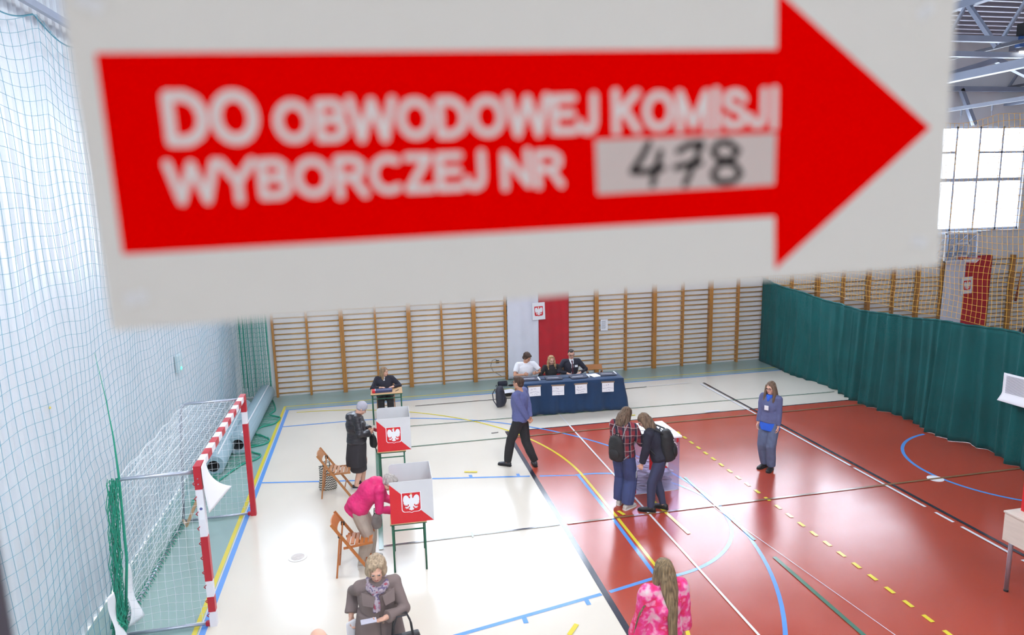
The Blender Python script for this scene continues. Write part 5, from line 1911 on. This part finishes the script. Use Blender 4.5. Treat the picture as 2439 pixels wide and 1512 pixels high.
f.top('jacket', M_MAG, hem=-.42, inf=.05, sl_inf=.034, wr=.006, ws=8.0, an=(1, 2.2, 2.2), extra=hoodm, flare=.02)
f.trousers(cloth_mat('trousers_beige', (176, 160, 146)), baggy=.025, inf=.02)
f.shoes(mat('shoe_beige', (190, 182, 172), .7), mat('sole_pale', (206, 200, 192), .7))
hb = tag(empty('handbag', wpos(f, (.24, .22, .80)), -PI / 2), 'soft grey bag hanging from the arm of the woman in magenta', 'handbag')
remeshed(MB().eloft([((0, 0, -.13), (1, 0, 0), (0, 1, 0),   .04, .05), ((0, 0, -.05), (1, 0, 0), (0, 1, 0), .055, .075), ((0, 0, .05), (1, 0, 0), (0, 1, 0), .05, .07), ((0, 0, .09), (1, 0, 0), (0, 1, 0), .03, .04)]), 'bag_body', cloth_mat('bag_grey', (110, 100, 96), .7, .35, 6), hb, .012, 3, .012, 10)
MB().tube([(0, -.03, .08), (0, -.025, .17), (0, .025, .17), (0, .03, .08)], .008, 6).build('handle', M_BLACK, hb, smooth=True)

# -- woman in taupe coat, nearest the camera
f = Figure('woman in a taupe coat and patterned scarf looking down at her phone', (1.985, -1.80, 0), PI + .06, 1.64, hf=(.10, .93, -.36), head=(.0, .06, 1.625), neck=(0, .01, 1.455), wr=(.29, -.06, 1.07), wl=(-.05, .29, 1.2), per=(.1, -1, 0), pel=(-1, -.2, -.5), hnr=(-.6, .6, -.3), hnl=(0, -.2, 1), hdl=(.95, .3, -.05), hdr=(-.1, .3, -1), curl=.5, girth=1.16, sh=.182)
f.body(voxel=.0075)
f.hair(hair_mat('hair_grey_blond', (170, 148, 122), .3), shapes=[(0, -.05, -.02, .085, .07, .075), (.075, .0, -.015, .034, .06, .07), (-.075, .0, -.015, .034, .06, .07), (.035, .025, .1, .055, .045, .032), (-.035, .02, .102, .05, .05, .032)], cap=(0, -.038, .046, .106, .108, .102), wr=.014, voxel=.008)
f.brows(GREY)
M_TAUPE = cloth_mat('coat_taupe', (122, 106, 102), 0.85, 0.06)


def coatx(mb):
    for s in (-1, 1):
        mb.eloft([((s * .085, .12, 1.36), (1, 0, 0), (0, .4, 1), .075, .05), ((s * .085, .135, 1.355), (1, 0, 0), (0, .4, 1), .07, .045)], 12)
        a, b = (f.shR, f.elR) if s > 0 else (f.shL, f.elL)
        chain(mb, [a - V((s * .05, 0, .06)), a.lerp(b, .7)], [.055, .06])


f.top('coat', M_TAUPE, hem=-.1, inf=.042, sl_inf=.026, wr=.010, ws=5.0, an=(1, 1, .5), extra=coatx, cuff=.05, sleeve=.9)
f.skirt('coat_skirt', M_TAUPE, [(0, 0, .48, .3, .25), (0, 0, .75, .275, .22), (0, 0, 1.0, .25, .195), (0, 0, 1.15, .225, .175)], wr=.012, ws=5.0, an=(1, 1, .3))
f.trousers(M_BLACKC)
f.shoes(M_SHOEB)


def scarf_mat():
    m = mat('scarf_floral', (196, 186, 196), .8)
    nt = m.node_tree
    b = nt.nodes['Principled BSDF']
    tc = nt.nodes.new('ShaderNodeTexCoord')
    v = nt.nodes.new('ShaderNodeTexNoise')
    v.inputs['Scale'].default_value = 26
    r = nt.nodes.new('ShaderNodeValToRGB')
    r.color_ramp.interpolation = 'CONSTANT'
    els = r.color_ramp.elements
    els[0].color = lin((104, 92, 122))
    els[0].position = 0
    els[1].color = lin((172, 158, 166))
    els[1].position = .42
    for p, c in ((.56, (146, 126, 142)), (.65, (160, 66, 84))):
        x = els.new(p)
        x.color = lin(c)
    nt.links.new(tc.outputs['Object'], v.inputs['Vector'])
    nt.links.new(v.outputs['Fac'], r.inputs['Fac'])
    nt.links.new(r.outputs['Color'], b.inputs['Base Color'])
    return m


mb = MB()
ring = [(.095 * math.cos(a), .035 + .1 * math.sin(a), 1.455 - .035 * math.sin(a)) for a in [2 * PI * i / 18 for i in range(18)]]
mb.tube(ring, .042, 8, closed=True)
mb.ell((.03, .15, 1.39), (.04, .035, .04))
mb.eloft([((.03, .16, 1.4), (1, 0, 0), (0, 1, 0), .028, .022), ((.025, .2, 1.33), (1, 0, 0), (0, 1, 0), .045, .024), ((.03, .225, 1.24), (1, 0, 0), (0, 1, 0), .042, .02)], 12)
f.part('scarf', mb, scarf_mat(), .009, 3, .006, 16)
for s in (-1, 1):
    q = [V((s * .035, .205, 1.40)), V((s * .17, .12, 1.425)), V((s * .165, .185, 1.31)), V((s * .06, .235, 1.30))]
    nrm = V((s * .25, .9, .35)).normalized() * .012
    f.sc(MB().add(q + [k + nrm for k in q], [(0, 3, 2, 1), (4, 5, 6, 7), (0, 1, 5, 4), (1, 2, 6, 5), (2, 3, 7, 6), (3, 0, 4, 7)])).build('coat_collar', M_TAUPE, f.root, bevel=.004)
f.sc(MB().tube([(.0, .235, 1.2), (.0, .238, .9), (.0, .25, .6)], .006, 6)).build('coat_seam', mat('coat_seam', (86, 74, 72), .8), f.root)
for z in (1.12, .95, .78):
    f.sc(MB().ell((-.03, .245, z), (.013, .006, .013), nu=10, nv=6)).build('button', mat('button_taupe', (150, 128, 110), .4), f.root, smooth=True)
ph = MB().box(-.075, .075, -.038, .038, -.005, .005).build('phone', mat('phone_silver', (188, 186, 200), .3), None, bevel=.004, loc=wpos(f, (.12, .35, 1.235)), rotz=.1)
tag(ph, 'silver phone held in front of the taupe coat', 'phone')
pa = tag(empty('held_paper', wpos(f, (.25, .02, .93)), .4), 'white ballot sheet hanging from the hand of the woman in taupe', 'paper')
MB().grid(lambda u, v: V((.12 * (u - .8), .03 * math.sin(u * 2), .24 * v - .12)), 6, 8).build('sheet', M_PAPER, pa, smooth=True, solid=.0015)
hb = tag(empty('handbag', wpos(f, (-.22, .27, .88)), PI + .15), 'black leather handbag hanging on the arm of the woman in taupe', 'handbag')
M_LEA = mat('bag_leather', (32, 31, 36), .4, bump=.15, bscale=60)
MB().loft([[(x * k, y_ * k2, z) for x, y_ in ((-.19, -.07), (.19, -.07), (.19, .07), (-.19, .07))] for k, k2, z in ((.95, .9, -.2), (1, 1, -.15), (.94, .8, .0), (.86, .45, .08))]).build('bag_body', M_LEA, hb, bevel=.012)
for s in (-1, 1):
    MB().tube([(-.1, s * .03, .06), (-.085, s * .03, .2), (-.05, s * .02, .29), (.05, s * .02, .29), (.085, s * .03, .2), (.1, s * .03, .06)], .009, 7).build('handle', M_LEA, hb, smooth=True)
for q in range(4):
    MB().ell((-.12 + .08 * q, .055, .0), (.012, .008, .012), nu=8, nv=6).build('gold_stud', mat('brass', (214, 184, 120), .3, metal=.8), hb, smooth=True)

# -- walking man
f = Figure('man in a blue shirt walking with hands clasped behind his back', (4.74, 4.03, 0), math.radians(52), 1.78, female=False, girth=1.05, sh=.2, pelvis=(0, 0, .93), chest=(0, .01, 1.27), neck=(0, .0, 1.465), head=(0, .03, 1.625), hf=(.1, 1, -.02), wr=(.05, -.19, .92), wl=(-.03, -.2, .90), per=(1, -.35, 0), pel=(-1, -.35, 0), hdr=(-.8, 0, -.4), hdl=(.8, 0, -.4), hnr=(0, -1, 0), hnl=(0, -1, 0), curl=.7, ar=(.08, -.25, .09), al=(-.11, .24, .08), fr=(.9, .7, 0), fl=(0, 1, 0), kr=(.1, 1, 0))
f.body(M_SKIN2)
f.hair(BROWN, shapes=[(0, -.055, -.02, .074, .055, .06), (0, .04, .095, .06, .055, .03)], cap=(0, -.024, .043, .085, .102, .09), wr=.005)
f.brows(BROWN)
f.glasses()
f.top('shirt', cloth_mat('shirt_blue_check', (92, 98, 146), .8, .18, 60), hem=-.12, inf=.028, sl_inf=.022, wr=.009)
f.trousers(M_BLACKC, inf=.016, baggy=.014)
f.shoes(mat('shoe_dark', (40, 40, 48), .35))


# -- girl in plaid shirt
def plaid():
    m = mat('plaid_flannel', (92, 30, 42), .85)
    nt = m.node_tree
    b = nt.nodes['Principled BSDF']
    tc = nt.nodes.new('ShaderNodeTexCoord')
    sep = nt.nodes.new('ShaderNodeSeparateXYZ')
    nt.links.new(tc.outputs['Object'], sep.inputs[0])

    def M_(op, a, v=None, b_=None):
        n = nt.nodes.new('ShaderNodeMath')
        n.operation = op
        nt.links.new(a, n.inputs[0])
        if v is not None:
            n.inputs[1].default_value = v
        if b_ is not None:
            nt.links.new(b_, n.inputs[1])
        return n.outputs[0]

    def stripe(a, period, width, off):
        fr = M_('FRACT', M_('MULTIPLY', M_('ADD', a, v=off), v=1.0 / period))
        return M_('LESS_THAN', fr, v=width)

    def mixc(fac, ca, cb):
        n = nt.nodes.new('ShaderNodeMix')
        n.data_type = 'RGBA'
        nt.links.new(fac, n.inputs['Factor'])
        if isinstance(ca, tuple):
            n.inputs['A'].default_value = ca
        else:
            nt.links.new(ca, n.inputs['A'])
        n.inputs['B'].default_value = cb
        return n.outputs['Result']
    h = M_('ADD', sep.outputs['X'], b_=M_('MULTIPLY', sep.outputs['Y'], v=.9))
    z = sep.outputs['Z']
    c = mixc(stripe(h, .13, .42, 5.0), lin((132, 34, 48)), lin((34, 30, 52)))
    c = mixc(M_('MULTIPLY', stripe(z, .13, .42, 5.0), v=.6), c, lin((30, 28, 48)))
    c = mixc(M_('MULTIPLY', stripe(h, .13, .06, 5.085), v=.7), c, lin((206, 176, 168)))
    c = mixc(M_('MULTIPLY', stripe(z, .13, .06, 5.085), v=.7), c, lin((206, 176, 168)))
    nt.links.new(c, b.inputs['Base Color'])
    return m


f = Figure('girl in a plaid shirt and wide jeans with a small dark backpack', (5.99, 1.86, 0), math.radians(-50), 1.72, hf=(.25, .8, -.62), head=(.01, .075, 1.605), neck=(0, .02, 1.46), chest=(0, .01, 1.27), wr=(.14, .30, 1.12), wl=(-.1, .32, 1.14), per=(.8, -.5, -.6), pel=(-.8, -.5, -.6), curl=.7, ar=(.1, -.04, .08), al=(-.1, .06, .08), fr=(.2, 1, 0))
f.body()
f.hair(hair_mat('hair_ombre', (98, 78, 62), .45), drapes=[[(0, -.05, .05, .08, .06), (0, -.075, -.05, .092, .065), (0, -.07, -.15, .092, .06), (0, -.05, -.23, .075, .045)]] + SIDES, cap=(0, -.02, .042, .092, .104, .094), wr=.007)
f.top('plaid_shirt', plaid(), hem=-.08, inf=.05, sl_inf=.032, wr=.01, flare=.01)
f.trousers(M_DENIM, baggy=.045, hem=.06, inf=.014)
f.shoes(mat('sneaker_cream', (206, 200, 190), .6), mat('sole_cream', (222, 218, 210), .6), 1.08)
b = wpos(f, (0, -.245, .90))
backpack('backpack', b, math.radians(-50), 'small black drawstring backpack worn over the plaid shirt', M_PACKB, (0.27, 0.16, 0.42), straps=False)
for s in (-1, 1):
    f.sc(MB().tube([(s * .09, -.2, 1.27), (s * .11, -.16, 1.4), (s * .11, -.06, 1.485), (s * .12, .06, 1.46), (s * .13, .15, 1.34), (s * .17, .1, 1.15), (s * .18, -.06, 1.0), (s * .12, -.19, .93)], .008, 6)).build('bag_strap', mat('strap_grey', (150, 146, 150), .7), f.root, smooth=True)

# -- girl in navy jacket
f = Figure('girl in a navy jacket leaning over the ballot box with a black backpack', (6.47, 1.60, 0), math.radians(58), 1.70, pelvis=(0, -.06, .95), chest=(0, .05, 1.25), neck=(0, .13, 1.42), head=(0, .225, 1.56), hf=(-.1, .8, -.6), wr=(.16, .4, 1.15), wl=(-.19, .24, .77), per=(.9, -.4, -.4), pel=(-.6, -.8, 0), curl=.8, ar=(.09, -.10, .08), al=(-.09, .08, .08), fr=(.2, 1, 0), fl=(0, 1, 0))
f.body()
f.hair(ASHB, drapes=[[(0, -.05, .05, .08, .06), (0, -.075, -.05, .09, .06), (0, -.06, -.16, .095, .06), (0, -.03, -.26, .085, .05), (0, 0, -.34, .05, .03)]] + SIDES, cap=(0, -.02, .042, .09, .102, .092), wr=.008)
f.glasses()
f.top('jacket', M_NAVY, hem=-.12, inf=.045, sl_inf=.03, wr=.01)
f.trousers(cloth_mat('denim_dark', (56, 62, 92), .8, .15), inf=.012, baggy=.006, hem=.05)
f.shoes(M_SHOEB, None, 1.08)
b = wpos(f, (0, -.22, .93))
backpack('backpack', b, math.radians(58), 'large black backpack with badges worn over the navy jacket', M_PACKB, (0.33, 0.24, 0.5), straps=False, tilt=-.18, metal=True)
for s in (-1, 1):
    f.sc(MB().tube([(s * .1, -.2, 1.3), (s * .115, -.09, 1.42), (s * .12, .06, 1.47), (s * .13, .19, 1.38), (s * .16, .16, 1.18), (s * .17, -.02, 1.02), (s * .12, -.2, .97)], .014, 6)).build('bag_strap', M_PACKB, f.root, smooth=True)
pa = tag(empty('held_paper', wpos(f, (-.22, .30, .70)), 1.0), 'folded paper in the lowered hand of the girl in navy', 'paper')
MB().box(-.045, .045, -.004, .004, -.08, .05).build('sheet', mat('paper_grey', (170, 176, 186), .7), pa)
MB().box(-.045, .045, -.005, .005, -.08, -.05).build('printed_band', mat('paper_blue', (44, 50, 84), .7), pa)

# -- girl in blue sweater
f = Figure('girl in a blue sweater and glasses with long hair standing alone', (9.18, 2.70, 0), math.radians(122), 1.68, hf=(.05, 1, -.12), sh=.16, wr=(.2, .08, .83), wl=(-.2, .06, .84), curl=.5, hnr=(-1, .2, 0), hnl=(1, .2, 0), ar=(.08, -.02, .08), al=(-.08, .03, .08))
f.body()
f.hair(ASHB, drapes=[[(0, -.06, .04, .076, .052), (0, -.085, -.06, .088, .052), (0, -.1, -.18, .095, .055), (0, -.1, -.3, .08, .045), (0, -.09, -.38, .04, .02)]] + [[(s * .07, -.01, .06, .022, .06), (s * .084, .0, -.04, .024, .06), (s * .092, .03, -.14, .03, .05), (s * .09, .07, -.24, .028, .04), (s * .085, .085, -.34, .016, .02)] for s in (-1, 1)], cap=(0, -.022, .042, .086, .1, .09), wr=.006)
f.brows(ASHB)
f.glasses()
f.top('sweater', cloth_mat('sweater_blue_grey', (92, 98, 138), .85, .1), hem=.02, inf=.024, sl_inf=.018, wr=.009, flare=.006)
M_SHB = cloth_mat('shirt_bright_blue', (32, 96, 214), .8)
f.skirt('shirt_tail', M_SHB, [(0, 0, .8, .2, .155), (0, 0, .9, .195, .15), (0, 0, 1.02, .175, .135)], wr=.008)
f.part('shirt_collar', MB().eloft([((0, .02, 1.44), (1, 0, 0), (0, 1, 0), .078, .08), ((0, .03, 1.5), (1, 0, 0), (0, 1, 0), .066, .07)], 18).ell((0, .1, 1.42), (.03, .03, .05)), M_SHB, .009, 2)
f.trousers(M_DENIM2, baggy=.022, inf=.014, hem=.06)
f.shoes(M_SHOEB, None, 1.05)
f.sc(MB().box(-.04, .04, .162, .166, 1.22, 1.31)).build('name_badge', M_PAPER, f.root)


# -- woman in pink from behind
def pinkmat():
    m = mat('pink_floral', (224, 60, 140), .8)
    nt = m.node_tree
    b = nt.nodes['Principled BSDF']
    tc = nt.nodes.new('ShaderNodeTexCoord')
    n = nt.nodes.new('ShaderNodeTexNoise')
    n.inputs['Scale'].default_value = 9
    n.inputs['Detail'].default_value = 3
    r = nt.nodes.new('ShaderNodeValToRGB')
    e_ = r.color_ramp.elements
    e_[0].position, e_[0].color = .3, lin((214, 200, 196))
    e_[1].position, e_[1].color = .43, lin((236, 150, 180))
    for p, c in ((.50, (230, 60, 140)), (.62, (224, 20, 84)), (.70, (236, 130, 170))):
        x = e_.new(p)
        x.color = lin(c)
    nt.links.new(tc.outputs['Object'], n.inputs['Vector'])
    nt.links.new(n.outputs['Fac'], r.inputs['Fac'])
    nt.links.new(r.outputs['Color'], b.inputs['Base Color'])
    return m


f = Figure('woman in a pink floral blouse with very long hair seen from behind', (4.69, -2.62, 0), math.radians(6), 1.67, hf=(-.12, 1, -.05), wr=(.27, .06, .86), wl=(-.27, .08, .86), per=(.5, -1, 0), pel=(-.5, -1, 0), sh=.185, girth=1.04)
f.body(voxel=.0075)
f.hair(hair_mat('hair_long_blond', (124, 104, 76), .4), drapes=[[(0, -.055, .05, .08, .055), (0, -.085, -.06, .1, .06), (.0, -.115, -.18, .095, .05), (-.005, -.15, -.32, .065, .045), (-.012, -.165, -.5, .052, .04), (-.015, -.17, -.8, .046, .035), (-.015, -.165, -.95, .03, .02)],
                                                              [(-.07, .0, .02, .025, .05), (-.085, .0, -.08, .03, .05), (-.11, -.02, -.18, .024, .03), (-.21, -.03, -.25, .016, .018), (-.31, -.03, -.36, .013, .013), (-.37, .0, -.58, .008, .008)],
                                                              [(.07, -.02, .02, .025, .05), (.085, -.03, -.1, .03, .05), (.085, -.05, -.2, .02, .03), (.07, -.07, -.28, .01, .015)]], cap=(0, -.022, .042, .09, .102, .092), wr=.006, voxel=.008)
f.top('blouse', pinkmat(), hem=-.15, inf=.035, sl_inf=.042, wr=.012, cuff=.05, flare=.02)
f.trousers(M_DENIM)
f.shoes(M_SHOEB)

# -- balding person whose crown just enters the frame
f = Figure('balding grey-haired person, only the crown showing at the frame edge', (1.52, -3.02, 0), 0.3, 1.71, female=False, girth=1.1, sh=.2)
f.body(M_SKIN)
f.hair(GREY, shapes=[(.06, -.02, .01, .03, .06, .05), (-.06, -.02, .01, .03, .06, .05)], cap=(0, -.05, .0, .082, .07, .06))
f.top('sweater', M_NAVY, inf=.03)
f.trousers(M_BLACKC)
f.shoes(M_SHOEB)

# -- person in a dark jacket beyond the curtain
f = Figure('person in a dark jacket with a white collar behind the curtain', (18.75, 6.05, 0), math.radians(150), 1.72, female=False, hf=(.2, 1, -.3), sh=.2)
f.body(M_SKIN2)
f.hair(CURLY, cap=(0, -.022, .042, .088, .1, .09))
f.top('jacket', M_BLACKC, inf=.035, sl_inf=.026)
f.part('collar', MB().eloft([((0, .02, 1.42), (1, 0, 0), (0, 1, 0), .09, .09), ((0, .03, 1.5), (1, 0, 0), (0, 1, 0), .068, .072)], 18), M_PAPER, .01, 2)
f.trousers(M_BLACKC)
f.shoes(M_SHOEB)
